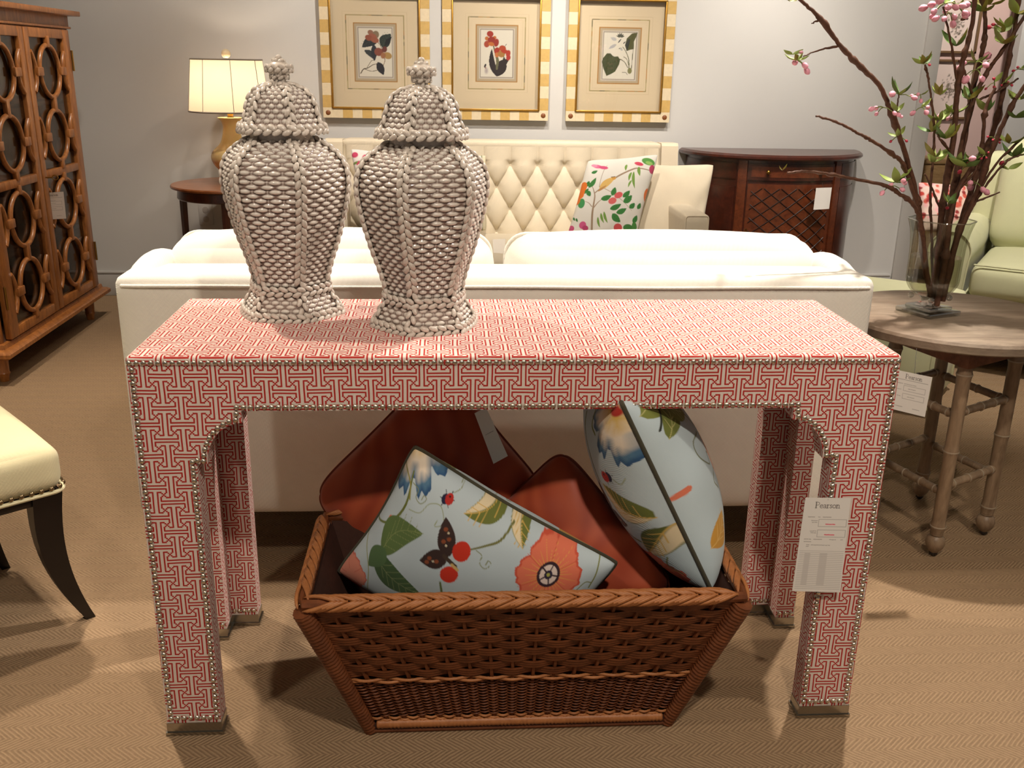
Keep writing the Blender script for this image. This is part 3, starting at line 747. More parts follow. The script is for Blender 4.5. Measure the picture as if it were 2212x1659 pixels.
# ================================================================== cushions in the basket
def cushion(name, label, cat, O, e1, e2, T, mat, paint=None, pinch=0.07, n=90, welt=None, wr=0.0045, ear=0.0, seed=0, group=None, both=True, wrinkle=0.006, expo=0.46, rnd=0.05):
    """square cushion: corner O, edge vectors e1, e2; T half thickness; paint(front?, pts3d)->rgb"""
    O, e1, e2 = (np.asarray(q, float) for q in (O, e1, e2)); c = O+(e1+e2)/2; nrm = np.cross(e1, e2); nrm /= np.linalg.norm(nrm)
    t = thing(name, label, cat, c-np.array([0, 0, 0]), 0, group)
    q = np.sin(np.linspace(-PI/2, PI/2, n)); U, W = np.meshgrid(q, q, indexing='ij')
    X = U*(1-pinch*(1-W**2)**1.0*np.abs(U)**2); Yc = W*(1-pinch*(1-U**2)**1.0*np.abs(W)**2)
    kk = 1-rnd*(np.abs(U)*np.abs(W))**5; X = X*kk; Yc = Yc*kk
    h = T*(np.clip((1-U**2)*(1-W**2), 0, 1))**expo
    rs = np.random.default_rng(seed); ph = rs.uniform(0, 6, 8)
    edge = np.clip((1-U**2)*(1-W**2), 0, 1)**0.5
    wk = wrinkle*edge*(np.sin(9*U+3*np.sin(4*W+ph[0])+ph[1])*(np.abs(W)**3)+np.sin(9*W+3*np.sin(4*U+ph[2])+ph[3])*(np.abs(U)**3))
    obs_ = []
    for k, sg in enumerate((1, -1)):
        off = nrm*1.0
        P = (e1/2)[None, None]*X[..., None]+(e2/2)[None, None]*Yc[..., None]+off*(sg*(h+wk))[..., None]
        F = quads(n, n); F = F if sg > 0 else F[:, ::-1]
        me = np_mesh(('front_cover', 'back_cover')[k], P.reshape(-1, 3), F)
        if paint is not None:
            flat = c+(e1/2)*X.reshape(-1, 1)+(e2/2)*Yc.reshape(-1, 1)+nrm*sg*T*0.75
            setprint(me, paint(sg > 0, flat, (U.ravel()+1)/2, (W.ravel()+1)/2))
        obs_.append(link(('front_cover', 'back_cover')[k], me, mat, t))
    b_ = np.concatenate([np.stack([q, -np.ones(n)], -1), np.stack([np.ones(n), q], -1)[1:], np.stack([q[::-1], np.ones(n)], -1)[1:], np.stack([-np.ones(n), q[::-1]], -1)[1:-1]])
    u, w = b_[:, 0], b_[:, 1]; P = (e1/2)*(u*(1-pinch*(1-w**2)*np.abs(u)**2))[:, None]+(e2/2)*(w*(1-pinch*(1-u**2)*np.abs(w)**2))[:, None]; P = P*(1-rnd*(np.abs(u)*np.abs(w))**5)[:, None]
    if welt is not None: MB().tube(P, wr, 6, closed=True).build('welt', welt, t, angle=80)
    return t
M_BLUEP = painted('printed_blue_linen', 0.75, 2600, 0.2); M_WELT = cloth('dark_olive_welt', (70, 66, 50), weave=2500)
OL, DK, YL, CR = (108, 116, 52), (52, 66, 40), (206, 152, 62), (232, 214, 176)
def tendril(P, x, y, s=1.0, fl=1, col=(132, 138, 98), w=1.6):
    P.curve([(x, y), (x+14*s*fl, y+12*s), (x+10*s*fl, y+28*s), (x+22*s*fl, y+40*s), (x+36*s*fl, y+32*s), (x+30*s*fl, y+24*s), (x+24*s*fl, y+32*s)], w, col)
def butterfly(P, x, y, s=1.0):
    P.leaf((x, y), (x-8*s, y-78*s), 40*s, (58, 40, 36)); P.leaf((x, y), (x-62*s, y+8*s), 40*s, (58, 40, 36))
    for dx, dy in ((-6, -55), (2, -36), (-10, -32), (-40, 2), (-24, 8), (-46, 10)): P.ellipse(x+dx*s, y+dy*s, 5*s, 4*s, (140, 74, 44))
    for dx, dy in ((0, -48), (-32, 8), (-4, -24)): P.ellipse(x+dx*s, y+dy*s, 2.6*s, 2.2*s, (214, 200, 170))
    P.ellipse(x+30*s, y-12*s, 20*s, 20*s, (206, 52, 30)); P.ellipse(x+4*s, y+34*s, 20*s, 17*s, (206, 52, 30))
    P.stroke([(x-8*s, y-4*s), (x+18*s, y+18*s)], 8*s, (70, 52, 40)); P.stroke([(x+10*s, y+14*s), (x+22*s, y+24*s)], 6*s, (212, 176, 110))
def ladybug(P, x, y, s=1.0):
    for a in range(6): q = a*PI/3+0.3; P.stroke([(x, y), (x+16*s*math.cos(q), y+15*s*math.sin(q))], 1.4, (26, 24, 44))
    P.ellipse(x-4*s, y, 8*s, 9*s, (30, 28, 60)); P.ellipse(x+5*s, y+1*s, 9*s, 10*s, (186, 42, 34)); P.ellipse(x+6*s, y-3*s, 2*s, 2*s, (40, 20, 20))
def bluebell(P, x, y, r=78, rot=0.0):
    """cream trumpet with ragged blue edge hanging from the corner"""
    a = np.linspace(0.35, 2.5, 60); rr = r*(1+0.14*np.sin(11*a)+0.08*np.sin(23*a)+0.05*np.sin(41*a))
    def fan(k): return [(x, y)]+[(x+rr[i]*k*math.cos(a[i]+rot), y+rr[i]*k*1.28*math.sin(a[i]+rot)) for i in range(60)]
    P.poly(fan(1.0), (48, 86, 126)); P.poly(fan(0.92), (84, 122, 150), f=8); P.poly(fan(0.76), (238, 222, 200), f=16); P.poly(fan(0.42), (226, 186, 96), f=22)
    P.ellipse(x+6, y+12, 15, 10, (188, 52, 38), f=4)
def paint_left(front, X, *_):
    u, v = project(X); P = Paint(u, v, (192, 205, 210))
    if not front:
        P.leaf((925, 960), (1010, 1010), 40, OL, YL); P.ellipse(1240, 1135, 40, 30, YL); tendril(P, 1060, 1020, 1.4, 1); P.petals(800, 1250, 60, 5, (222, 120, 92), (196, 84, 64)); return P.c
    bluebell(P, 888, 955, 92, 0.05)
    P.curve([(884, 1040), (872, 1100), (840, 1138), (800, 1150)], [3, 5, 5, 3], OL); P.curve([(862, 1030), (878, 1060), (880, 1090)], 3, (150, 142, 70)); tendril(P, 885, 1060, 0.9, 1)
    P.ellipse(838, 1140, 7, 12, (224, 120, 84))
    ladybug(P, 962, 1088); P.curve([(975, 1080), (990, 1076), (996, 1064), (988, 1070)], 1.4, (140, 148, 110)); P.curve([(880, 1108), (905, 1112), (925, 1096), (950, 1100), (958, 1130), (940, 1136), (944, 1124)], 1.5, (150, 158, 116))
    P.leaf((1110, 1092), (1000, 1116), 50, OL, (216, 176, 90), CR, -0.12, 6); P.leaf((1125, 1100), (1128, 1190), 46, OL, (216, 176, 90), CR, 0.05, 6)
    P.curve([(1105, 1148), (1080, 1170), (1050, 1176), (1018, 1180)], [5, 5, 4, 3], (112, 112, 56)); tendril(P, 1030, 1182, 0.9, 1)
    butterfly(P, 970, 1195, 0.98); P.curve([(955, 1245), (958, 1275), (948, 1300)], [4, 6, 8], (96, 106, 54))
    P.leaf((820, 1200), (915, 1150), 62, (96, 118, 66), (140, 150, 92), None, -0.22, 6, 1); P.leaf((800, 1195), (912, 1275), 50, (70, 96, 58), (150, 158, 106), None, 0.12, 7, 1)
    P.leaf((830, 1190), (790, 1235), 40, (84, 112, 70)); P.curve([(800, 1130), (780, 1180), (790, 1240), (786, 1290)], 2, (150, 152, 96))
    P.petals(1184, 1245, 74, 6, (226, 118, 88), (206, 84, 60), (228, 168, 82), [(0.34, (54, 32, 42)), (0.26, (226, 206, 196)), (0.12, (44, 34, 60)), (0.05, (170, 168, 80))], 0.3, (0.98, 0.92))
    for q in range(5): a = 0.3+q*2*PI/5; P.stroke([(1184+8*math.cos(a), 1245+8*math.sin(a)), (1184+22*math.cos(a), 1245+22*math.sin(a))], 3, (54, 32, 42))
    P.petals(1082, 1310, 44, 6, (216, 186, 176), (214, 92, 70)); P.ellipse(1212, 1150, 18, 11, YL, 0.5); P.curve([(1190, 1150), (1196, 1180), (1214, 1196)], 2, (128, 132, 80))
    P.curve([(1262, 1210), (1285, 1222), (1300, 1206), (1288, 1260), (1270, 1290)], 3, (128, 132, 72)); P.curve([(1240, 1290), (1262, 1276), (1275, 1280)], 2, (128, 132, 72)); P.petals(745, 1265, 40, 5, (224, 140, 116), (206, 100, 80))
    return P.c
T0 = np.array([-0.1985, 0.088, 0.571]); E1 = np.array([0.400, -0.058, -0.230]); E2 = np.array([-0.164, 0.046, -0.297])
cushion('throw_cushion', 'pale blue cushion printed with butterfly and big orange flower, corner pointing up', 'cushion', T0, E2, E1, 0.092, M_BLUEP, paint_left, 0.09, 330, M_WELT, 0.0042, seed=3, group='blue printed cushions in the basket', wrinkle=0.004)
def paint_right(front, X, a, b_):
    """surface millimetres: v runs down the near edge, u away from it"""
    P = Paint(b_*330, a*430, (194, 209, 214)); F_ = 1.4
    if front:      # face turned to the left
        bluebell(P, 8, 0, 86, -0.35); P.curve([(90, 10), (104, 50), (84, 66)], 5, OL, f=F_); P.curve([(150, 40), (130, 110), (110, 170)], [4, 8, 5], (86, 104, 60), f=F_)
        ladybug(P, 66, 148, 1.2); P.curve([(50, 150), (34, 160), (22, 148)], 2, (150, 158, 116), f=F_); butterfly(P, 130, 250, 1.0)
        P.leaf((6, 238), (96, 170), 62, OL, (216, 176, 90), CR, 0.08, 6, 2, F_); P.leaf((0, 262), (66, 330), 56, (92, 100, 46), (216, 176, 90), CR, 0.05, 6, 2, F_)
        P.curve([(120, 270), (90, 292), (64, 300)], [4, 5, 6], (112, 112, 56), f=F_); P.petals(72, 385, 66, 6, (224, 114, 84), (204, 84, 60), (232, 170, 90), None, 0.2, (0.95, 0.9), F_)
        P.curve([(20, 330), (30, 352), (14, 372)], 3, (128, 132, 80), f=F_)
    else:
        P.leaf((6, 40), (110, 70), 70, (124, 130, 60), (188, 182, 120), None, -0.15, 6, 2, F_); P.leaf((20, 112), (100, 20), 62, (112, 120, 54), (190, 184, 118), None, 0.1, 6, 2, F_); P.leaf((70, 60), (130, 120), 52, (128, 134, 64), (188, 182, 120), None, 0.1, 5, 2, F_); P.curve([(14, 86), (60, 40), (90, 30)], 5, (40, 44, 32), f=F_)
        P.curve([(110, 100), (124, 130), (140, 160)], 4, (128, 132, 72), f=F_); P.curve([(120, 165), (70, 160), (62, 190), (96, 226), (110, 206), (126, 240), (76, 250), (90, 276)], 3.4, (118, 124, 90), f=F_)
        P.leaf((140, 180), (150, 310), 60, (232, 178, 152), (214, 126, 96), None, 0, 5, 2, F_); P.leaf((170, 200), (150, 290), 40, (238, 206, 184), f=F_); P.leaf((10, 345), (80, 318), 56, YL, (226, 186, 110), None, 0.1, 4, 2, F_); P.ellipse(6, 214, 8, 7, (220, 120, 90))
    return P.c
A0 = np.array([0.170, -0.022, 0.684]); EA = np.array([0.196, -0.004, -0.386]); EB = np.array([0.006, 0.330, 0.0])
cushion('throw_cushion', 'pale blue printed cushion standing on edge at the right of the basket', 'cushion', A0, EA, EB, 0.110, M_BLUEP, lambda fr, X, a, b_: paint_right(not fr, X, a, b_), 0.05, 280, M_WELT, 0.0045, seed=5, group='blue printed cushions in the basket', wrinkle=0.007)
def moire():
    k = NT('terracotta_moire_silk'); v = k.coord()
    w = k.node('ShaderNodeTexWave'); w.inputs['Scale'].default_value = 5; w.inputs['Distortion'].default_value = 22; w.inputs['Detail'].default_value = 2; w.inputs['Detail Scale'].default_value = 0.6; k.l.new(v, w.inputs['Vector'])
    n = k.noise(6, 3, 0.6, v)
    c = k.mix(w.outputs['Fac'], lin(164, 68, 38), lin(186, 86, 50)); c = k.mix(k.math('MULTIPLY', n, 0.5), c, lin(178, 70, 44))
    k.base(c, 0.55, 0, 0.4); k.p.inputs['Sheen Weight'].default_value = 0.2; k.bump(w.outputs['Fac'], 0.03, 0.001); return k.m
M_TERRA = moire(); M_TERRAW = plain('terracotta_welt', (128, 52, 30), 0.7)
cushion('throw_cushion', 'large terracotta cushion at the back left, its corner over the basket rim', 'cushion', (-0.432, 0.288, 0.372), (0.29, 0.04, 0.29), (0.235, -0.05, -0.29), 0.075, M_TERRA, None, 0.05, 60, M_TERRAW, 0.004, seed=9, rnd=0.13, wrinkle=0.012, group='terracotta cushions in the basket')
cushion('throw_cushion', 'terracotta cushion with striped end lying between the two blue cushions', 'cushion', (0.105, 0.245, 0.50), (0.232, -0.145, -0.255), (-0.19, 0.0, -0.19), 0.060, M_TERRA, None, 0.05, 60, M_TERRAW, 0.004, seed=11, rnd=0.12, wrinkle=0.010, group='terracotta cushions in the basket')

# ================================================================== upholstery helper
def rcush(mb, c, s, r, puff=(0, 0, 0), n=14, R=None):
    """softly rounded and crowned block"""
    s = np.asarray(s, float); half = s/2; q = np.sin(np.linspace(-PI/2, PI/2, n)); A, B_ = np.meshgrid(q, q, indexing='ij'); one = np.ones_like(A)
    for ax in range(3):
        for sg in (-1, 1):
            Q = [None]*3; Q[ax] = one*sg; Q[(ax+1) % 3] = A; Q[(ax+2) % 3] = B_; Q = np.stack(Q, -1)
            p = Q*half; inner = np.clip(p, -(half-r), half-r); d = p-inner; L = np.linalg.norm(d, axis=-1, keepdims=True)
            p = inner+r*d/np.maximum(L, 1e-9)
            for k in range(3):
                o1, o2 = (k+1) % 3, (k+2) % 3
                p[..., k] += puff[k]*Q[..., k]*(1-Q[..., o1]**2)*(1-Q[..., o2]**2)
            if R is not None: p = p@np.asarray(R).T
            mb.grid(p+np.asarray(c, float), flip=(sg < 0))
    return mb
def weld(mb, name, mat, parent, angle=60, **kw):
    me = mb.mesh(name, False); bm = bmesh.new(); bm.from_mesh(me); bmesh.ops.remove_doubles(bm, verts=bm.verts, dist=1e-4); bmesh.ops.recalc_face_normals(bm, faces=bm.faces); bm.to_mesh(me); bm.free()
    me.polygons.foreach_set('use_smooth', [True]*len(me.polygons)); me.set_sharp_from_angle(angle=math.radians(angle))
    return link(name, me, mat, parent, **kw)
def rect_loop(x0, x1, z0, z1, y, r=0.03, n=6):
    P = []
    for cx, cz, a0 in ((x1-r, z1-r, 0), (x0+r, z1-r, PI/2), (x0+r, z0+r, PI), (x1-r, z0+r, 1.5*PI)):
        for a in np.linspace(a0, a0+PI/2, n): P.append((cx+r*math.cos(a), y, cz+r*math.sin(a)))
    return np.array(P)
M_WHITE = cloth('white_twill', (232, 226, 214), weave=1500, bump=0.5)
M_DARKLEG = plain('espresso_leg', (36, 26, 22), 0.4, var=0.1)
# ------------------------------------------------------------------ white sofa seen from behind
ws = thing('sofa', 'white upholstered sofa seen from behind, just beyond the console table', 'sofa', (0.005, 0.655, 0))
HW = 0.912
weld(rcush(MB(), (0, 0.085, 0.452), (2*HW, 0.17, 0.614), 0.026, (0, 0.004, 0.006), 18), 'back', M_WHITE, ws)
xw = np.linspace(-HW+0.018, HW-0.018, 60); MB().tube(np.stack([xw, -0.0035+0.010*(np.abs(xw)/HW)**30, 0.7355+0.001*np.cos(xw*9)], -1), 0.0042, 8).build('welt', M_WHITE, ws, angle=80)
for sx in (-1, 1):
    prof = spline([(0.03, 0.742), (0.07, 0.760), (0.15, 0.781), (0.26, 0.776), (0.38, 0.725), (0.50, 0.655), (0.64, 0.615), (0.80, 0.602), (0.875, 0.585)], 5)
    V = []
    for y, z in prof:
        row = []
        for a in np.linspace(0, PI, 11): row.append((sx*(HW-0.050)+0.050*math.cos(a)*1.0, y, z-0.050+0.050*math.sin(a)))
        row = [(sx*(HW-0.050)+0.050, y, 0.15)]+row+[(sx*(HW-0.050)-0.050, y, 0.15)]; V.append(row)
    mb = MB(); V = np.array(V); mb.grid(V); mb.f.append(list(range(V.shape[1]))); mb.f.append([(V.shape[0]-1)*V.shape[1]+k for k in range(V.shape[1])][::-1])
    mb.build('arm', M_WHITE, ws, angle=50)
for sx, nm in ((-1, 0), (1, 1)):
    cx = sx*0.431; w = 0.836
    cb = weld(rcush(MB(), (cx, 0.268, 0.618), (w, 0.185, 0.385), 0.075, (0.0, 0.022, 0.020), 18), 'back_cushion', M_WHITE, ws)
    for y in (0.330,):
        P = rect_loop(cx-w/2+0.006, cx+w/2-0.006, 0.435, 0.806, y, 0.055, 8); P[:, 2] += np.where(P[:, 2] > 0.62, 0.010*np.cos((P[:, 0]-cx)/w*PI), 0)
        MB().tube(P, 0.0052, 7, closed=True).build('welt', M_WHITE, cb, angle=80)
    weld(rcush(MB(), (cx, 0.56, 0.385), (w, 0.62, 0.16), 0.045, (0, 0, 0.02), 14), 'seat_cushion', M_WHITE, ws)
MB().box((0, 0.47, 0.225), (2*HW-0.02, 0.78, 0.16), 0.012).build('base', M_WHITE, ws)
for sx in (-1, 1):
    for y in (0.09, 0.82): MB().lathe([(0.001, 0), (0.022, 0), (0.030, 0.146), (0.001, 0.146)], 4, (sx*0.80, y, 0)).build('leg', M_DARKLEG, ws, smooth=False)

# ------------------------------------------------------------------ tufted cream sofa against the wall
M_CREAM = cloth('cream_linen', (228, 213, 186), weave=1900, bump=0.3)
ts = thing('sofa', 'cream diamond-tufted sofa against the back wall under the framed prints', 'sofa', (0.158, 3.60, 0))
X0, X1 = -0.905, 0.905; TX0, TX1 = -0.822, 0.822; ZB, ZT = 0.30, 0.868
dx, dz, zr = 0.1405, 0.111, 0.745
nx, nz = 470, 180; xs = np.linspace(TX0, TX1, nx); zs = np.linspace(ZB, ZT-0.028, nz); X, Z = np.meshgrid(xs, zs, indexing='ij')
xo = 0.036
pz = (Z-zr)/(2*dz); px = (X-xo)/dx
pq = (px+2*pz)/2*1.0; p1 = (X-xo)/dx/1.0
a_ = (X-xo)/dx+(Z-zr)/(2*dz); b_ = (X-xo)/dx-(Z-zr)/(2*dz)
ridge = (np.abs(np.sin(PI*a_))*np.abs(np.sin(PI*b_)))
tuft = 0.034*ridge**0.42
topb = np.clip((Z-zr)/0.03, 0, 1)
plea = 0.030*(np.abs(np.sin(PI*(X-xo)/dx)))**0.5
plea = plea*np.clip(1-(Z-zr)/0.14, 0, 1)**0.5+0.036*(1-np.clip(1-(Z-zr)/0.14, 0, 1)**0.5)
h = tuft*(1-topb)+plea*topb
dipd = 1e9*np.ones_like(X); BUT = []
for r in range(0, 5):
    zc = zr-r*dz
    for i in range(-7, 8):
        xc = xo+(i+0.5*(r % 2))*dx
        if TX0+0.03 < xc < TX1-0.03: BUT.append((xc, zc)); dipd = np.minimum(dipd, np.hypot(X-xc, Z-zc))
h = h-0.014*np.exp(-(dipd/0.022)**2)
lean = (Z-ZB)*0.16
side = np.clip(np.minimum(X-TX0, TX1-X)/0.02, 0, 1)
V = np.stack([X, -0.201+lean-h*side-0.004, Z], -1)
me = np_mesh('tufted_panel', V.reshape(-1, 3), quads(nx, nz)); link('tufted_panel', me, M_CREAM, ts)
def bk_y(z): return -0.201+(z-ZB)*0.16
mb = MB()
for sx in (-1, 1):
    P = [(bk_y(0.30)-0.030, 0.30), (bk_y(ZT-0.02)-0.036, ZT-0.016), (bk_y(ZT)-0.024, ZT-0.002), (-0.02, ZT-0.006), (-0.015, 0.15), (bk_y(0.30), 0.15)]
    lo, hi = ((X0, TX0+0.004) if sx < 0 else (TX1-0.004, X1)); m2 = MB().prism(P, lo, hi, axes=(1, 2, 0)); m2.build('back_wing', M_CREAM, ts, angle=30)
rc = rcush(MB(), (0, -0.066, ZT-0.025), (2*TX1+0.004, 0.135, 0.045), 0.018, (0, 0, 0.003), 12); weld(rc, 'top_rail', M_CREAM, ts)
MB().box((0, -0.06, 0.50), (2*TX1, 0.09, 0.68), 0.01).build('back_frame', M_CREAM, ts)
bn = MB(); bn.ell((0, 0, 0), np.eye(3)*np.array([0.0085, 0.005, 0.0085]), 10, 6); BM = bn.mesh('button', True, 80); BM.materials.append(M_CREAM)
for xc, zc in BUT:
    o = link('button', BM, None, ts, loc=(xc, bk_y(zc)+0.009, zc))
for sx in (-1, 1):
    c0 = sx*(X1-0.062)
    weld(rcush(MB(), (c0, -0.50, 0.375), (0.115, 0.76, 0.46), 0.016, (0.002, 0, 0.004), 12), 'arm', M_CREAM, ts)
    P = rect_loop(c0-0.052, c0+0.052, 0.16, 0.60, -0.876, 0.012, 4); MB().tube(P, 0.004, 6, closed=True).build('arm_welt', M_CREAM, ts)
weld(rcush(MB(), (0, -0.50, 0.325), (1.58, 0.66, 0.15), 0.04, (0, 0, 0.02), 16), 'seat_cushion', M_CREAM, ts)
MB().box((0, -0.50, 0.225), (1.70, 0.74, 0.16), 0.012).build('base', M_CREAM, ts)
for sx in (-1, 1):
    for y in (-0.84, -0.10): MB().lathe([(0.001, 0), (0.018, 0), (0.028, 0.146), (0.001, 0.146)], 4, (sx*0.83, y, 0)).build('leg', M_DARKLEG, ts, smooth=False)
# cushions on it
M_FLOR = painted('printed_floral_linen', 0.75, 2400, 0.2)
def paint_floral(front, Xp, *_):
    u, v = project(Xp); k = 6.144; P = Paint((u-1200)*k, (v-320)*k, (236, 230, 218)); G, G2, BR = (64, 132, 62), (96, 150, 66), (164, 138, 112)
    P.curve([(480, 1120), (485, 900), (500, 780), (520, 640), (505, 560), (490, 510)], [26, 26, 22, 16, 10, 8], BR, f=4)
    P.curve([(510, 790), (560, 730), (610, 690)], [14, 10, 6], BR, f=4); P.curve([(480, 780), (440, 730), (395, 705)], [12, 8, 5], BR, f=4)
    P.curve([(520, 600), (600, 540), (660, 520), (740, 440), (860, 360), (1000, 290), (1100, 262), (1260, 280)], [14, 14, 12, 20, 22, 20, 16, 12], BR, f=4); P.curve([(580, 520), (600, 420), (640, 300), (690, 220)], [8, 6, 6, 4], BR, f=4); P.curve([(640, 540), (760, 610), (900, 720), (1010, 830)], [8, 6, 6, 4], BR, f=4)
    P.leaf((580, 560), (800, 390), 90, (226, 184, 104), None, None, -0.05); P.ellipse(772, 405, 28, 24, (216, 160, 76)); P.leaf((560, 580), (680, 500), 30, (190, 140, 84)); P.curve([(740, 392), (790, 384)], 10, (120, 90, 70))
    for q in [((600, 690), (740, 640), 70), ((745, 640), (790, 530), 70), ((890, 660), (985, 570), 66), ((900, 730), (1015, 630), 80), ((720, 820), (870, 750), 70), ((805, 870), (940, 805), 70), ((750, 880), (860, 985), 90), ((980, 800), (1050, 730), 64), ((1090, 800), (1130, 720), 50), ((1030, 980), (1085, 880), 60), ((440, 520), (540, 390), 60), ((410, 500), (450, 430), 56), ((370, 590), (440, 530), 46), ((430, 560), (460, 640), 60), ((480, 320), (560, 290), 44), ((240, 900), (260, 950), 26), ((275, 920), (295, 970), 26)]: P.leaf(q[0], q[1], q[2], G, (48, 104, 50), None, 0.05, 3, 3, 3)
    P.ellipse(345, 725, 44, 68, (70, 150, 84), 0.1, 4)
    for q in [((560, 920), (590, 1060), 30), ((600, 870), (640, 1000), 34), ((640, 850), (690, 1000), 36), ((1010, 320), (970, 440), 34), ((1040, 310), (1050, 540), 40), ((1010, 430), (960, 530), 26), ((1110, 240), (1120, 370), 44), ((950, 210), (930, 300), 34)]: P.leaf(q[0], q[1], q[2], (124, 160, 72), None, None, 0.06, 3, 3, 3)
    P.ellipse(833, 635, 58, 40, (222, 96, 96), -0.4, 5); P.ellipse(752, 710, 56, 42, (226, 108, 104), -0.4, 5); P.ellipse(828, 1052, 56, 50, (214, 84, 84), 0, 5); P.ellipse(965, 1050, 66, 46, (70, 128, 62), 0, 5); P.ellipse(1050, 1030, 36, 60, (80, 140, 66), 0, 5)
    for x, y, rx, ry in ((370, 500, 50, 70), (330, 600, 50, 60), (290, 680, 40, 56), (350, 570, 40, 40)): P.ellipse(x, y, rx, ry, (234, 122, 44), 0.3, 6)
    for x, y, rx, ry, c in ((560, 230, 60, 26, (226, 110, 150)), (640, 250, 60, 24, (214, 84, 124)), (520, 215, 40, 20, (236, 150, 176)), (1110, 200, 60, 26, (214, 72, 96)), (1240, 160, 90, 50, (92, 152, 70)), (1250, 180, 50, 24, (150, 190, 100)), (1290, 260, 40, 60, (196, 70, 104)), (200, 1050, 50, 44, (206, 84, 128)), (360, 1020, 46, 50, (210, 90, 136)), (395, 1060, 40, 34, (190, 70, 112)), (1220, 600, 40, 90, (234, 122, 54))): P.ellipse(x, y, rx, ry, c, 0.2, 6)
    return P.c
TL = aty(1266, 346, 3.12); TR = aty(1424, 332, 3.14); BL = aty(1212, 545, 2.93)
def sofa_cushion(label, px3, ys, T, mat, paint=None, n=70, welt=None, **kw):
    a, b_, c_ = (aty(p[0], p[1], y) for p, y in zip(px3, ys))
    return cushion('throw_cushion', label, 'cushion', a, c_-a, b_-a, T, mat, paint, kw.pop('pinch', 0.06), n, welt, 0.004, **kw)
sofa_cushion('white cushion printed with bird, branch and leaves on the cream sofa', [(1268, 344), (1426, 330), (1212, 545)], (3.12, 3.10, 2.95), 0.062, M_FLOR, paint_floral, 320, None, seed=21)
M_CREAM2 = cloth('cream_cushion_cotton', (230, 215, 188), weave=2300, bump=0.25)
sofa_cushion('plain cream cushion leaning behind the bird-print cushion', [(1366, 352), (1546, 352), (1330, 560)], (3.26, 3.18, 3.06), 0.062, M_CREAM2, None, 70, None, seed=22, wrinkle=0.011)
def paint_pink(front, Xp, *_):
    u, v = project(Xp); P = Paint(u, v, (238, 230, 222))
    for x, y, r in ((766, 330, 7), (790, 338, 8), (775, 350, 6), (806, 352, 9), (820, 334, 7), (790, 372, 9), (830, 370, 9), (850, 345, 8), (880, 360, 9), (905, 350, 7), (860, 395, 9), (820, 410, 8), (890, 420, 9), (800, 440, 8), (850, 450, 9)): P.ellipse(x, y, r, r*0.9, (206, 70, 104), 0.2, 1.5)
    for x, y in ((762, 350), (780, 362), (800, 330), (815, 362)): P.leaf((x, y), (x+12, y-4), 6, (120, 140, 70))
    return P.c
sofa_cushion('white cushion with pink floral print peeping between the two jars', [(754, 318), (930, 338), (782, 500)], (3.22, 3.22, 3.04), 0.055, M_FLOR, paint_pink, 120, None, seed=23)
def stripe_mat():
    k = NT('striped_ticking'); v = k.coord(); sep = k.node('ShaderNodeSeparateXYZ'); k.l.new(v, sep.inputs[0])
    s = k.math('FRACT', k.math('MULTIPLY', sep.outputs[0], 42)); m = k.math('MULTIPLY', k.math('GREATER_THAN', s, 0.7), 0.7)
    k.base(k.mix(m, lin(226, 214, 182), lin(120, 124, 92)), 0.85, 0, 0.2); return k.m
sofa_cushion('cream and green striped cushion behind the right-hand jar', [(905, 340), (1052, 332), (905, 510)], (3.22, 3.24, 3.05), 0.055, stripe_mat(), None, 60, None, seed=24)

# ================================================================== glazed bookcase with ring fretwork
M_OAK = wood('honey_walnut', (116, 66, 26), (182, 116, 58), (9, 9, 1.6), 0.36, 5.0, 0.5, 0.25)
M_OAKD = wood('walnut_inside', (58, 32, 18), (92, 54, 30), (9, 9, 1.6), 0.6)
M_BRASS = plain('aged_brass', (150, 116, 58), 0.35, 1.0)
M_PANE = glassy('cabinet_glass', (0.80, 0.80, 0.78), 0.10, 0.03)
bc = thing('bookcase', 'tall wooden bookcase with ring-fretwork glass doors beside the left wall', 'bookcase', (-1.87, 2.685, 0))
HB = 0.545; DP = 0.36
def bpart(name, boxes, mat=M_OAK, parent=None, bev=0.003):
    m = MB()
    for c, s in boxes: m.box(c, s, bev)
    return m.build(name, mat, parent or bc, angle=30)
for sy in (-1, 1): bpart('side_panel', [((-DP/2, sy*(HB-0.012), 0.755), (DP, 0.024, 1.21))])
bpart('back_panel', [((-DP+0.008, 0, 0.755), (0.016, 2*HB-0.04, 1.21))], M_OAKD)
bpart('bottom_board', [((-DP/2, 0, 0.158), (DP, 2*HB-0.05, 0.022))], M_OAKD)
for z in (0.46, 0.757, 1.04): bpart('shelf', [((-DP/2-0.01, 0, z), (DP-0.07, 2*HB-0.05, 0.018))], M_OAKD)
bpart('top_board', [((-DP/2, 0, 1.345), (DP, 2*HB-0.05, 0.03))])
bpart('frieze', [((-DP/2+0.004, 0, 1.389), (DP+0.008, 2*HB+0.008, 0.05)), ((-DP/2+0.008, 0, 1.362), (DP+0.016, 2*HB+0.016, 0.010))])
bpart('cornice', [((-DP/2+0.025, 0, 1.424), (DP+0.05, 2*HB+0.10, 0.022))], bev=0.004)
m = MB(); prof = [(0, 0.108), (0.030, 0.110), (0.044, 0.120), (0.044, 0.134), (0.032, 0.144), (0.016, 0.148), (0.012, 0.165), (0.0, 0.168)]
ring_ = []
for ox, z in prof:
    ring_.append([(-DP, -HB-ox, z), (ox, -HB-ox, z), (ox, HB+ox, z), (-DP, HB+ox, z)])
m.grid(np.array(ring_), False, True); m.f.append([0, 1, 2, 3]); m.f.append([28, 29, 30, 31]); m.build('base_moulding', M_OAK, bc, angle=35)
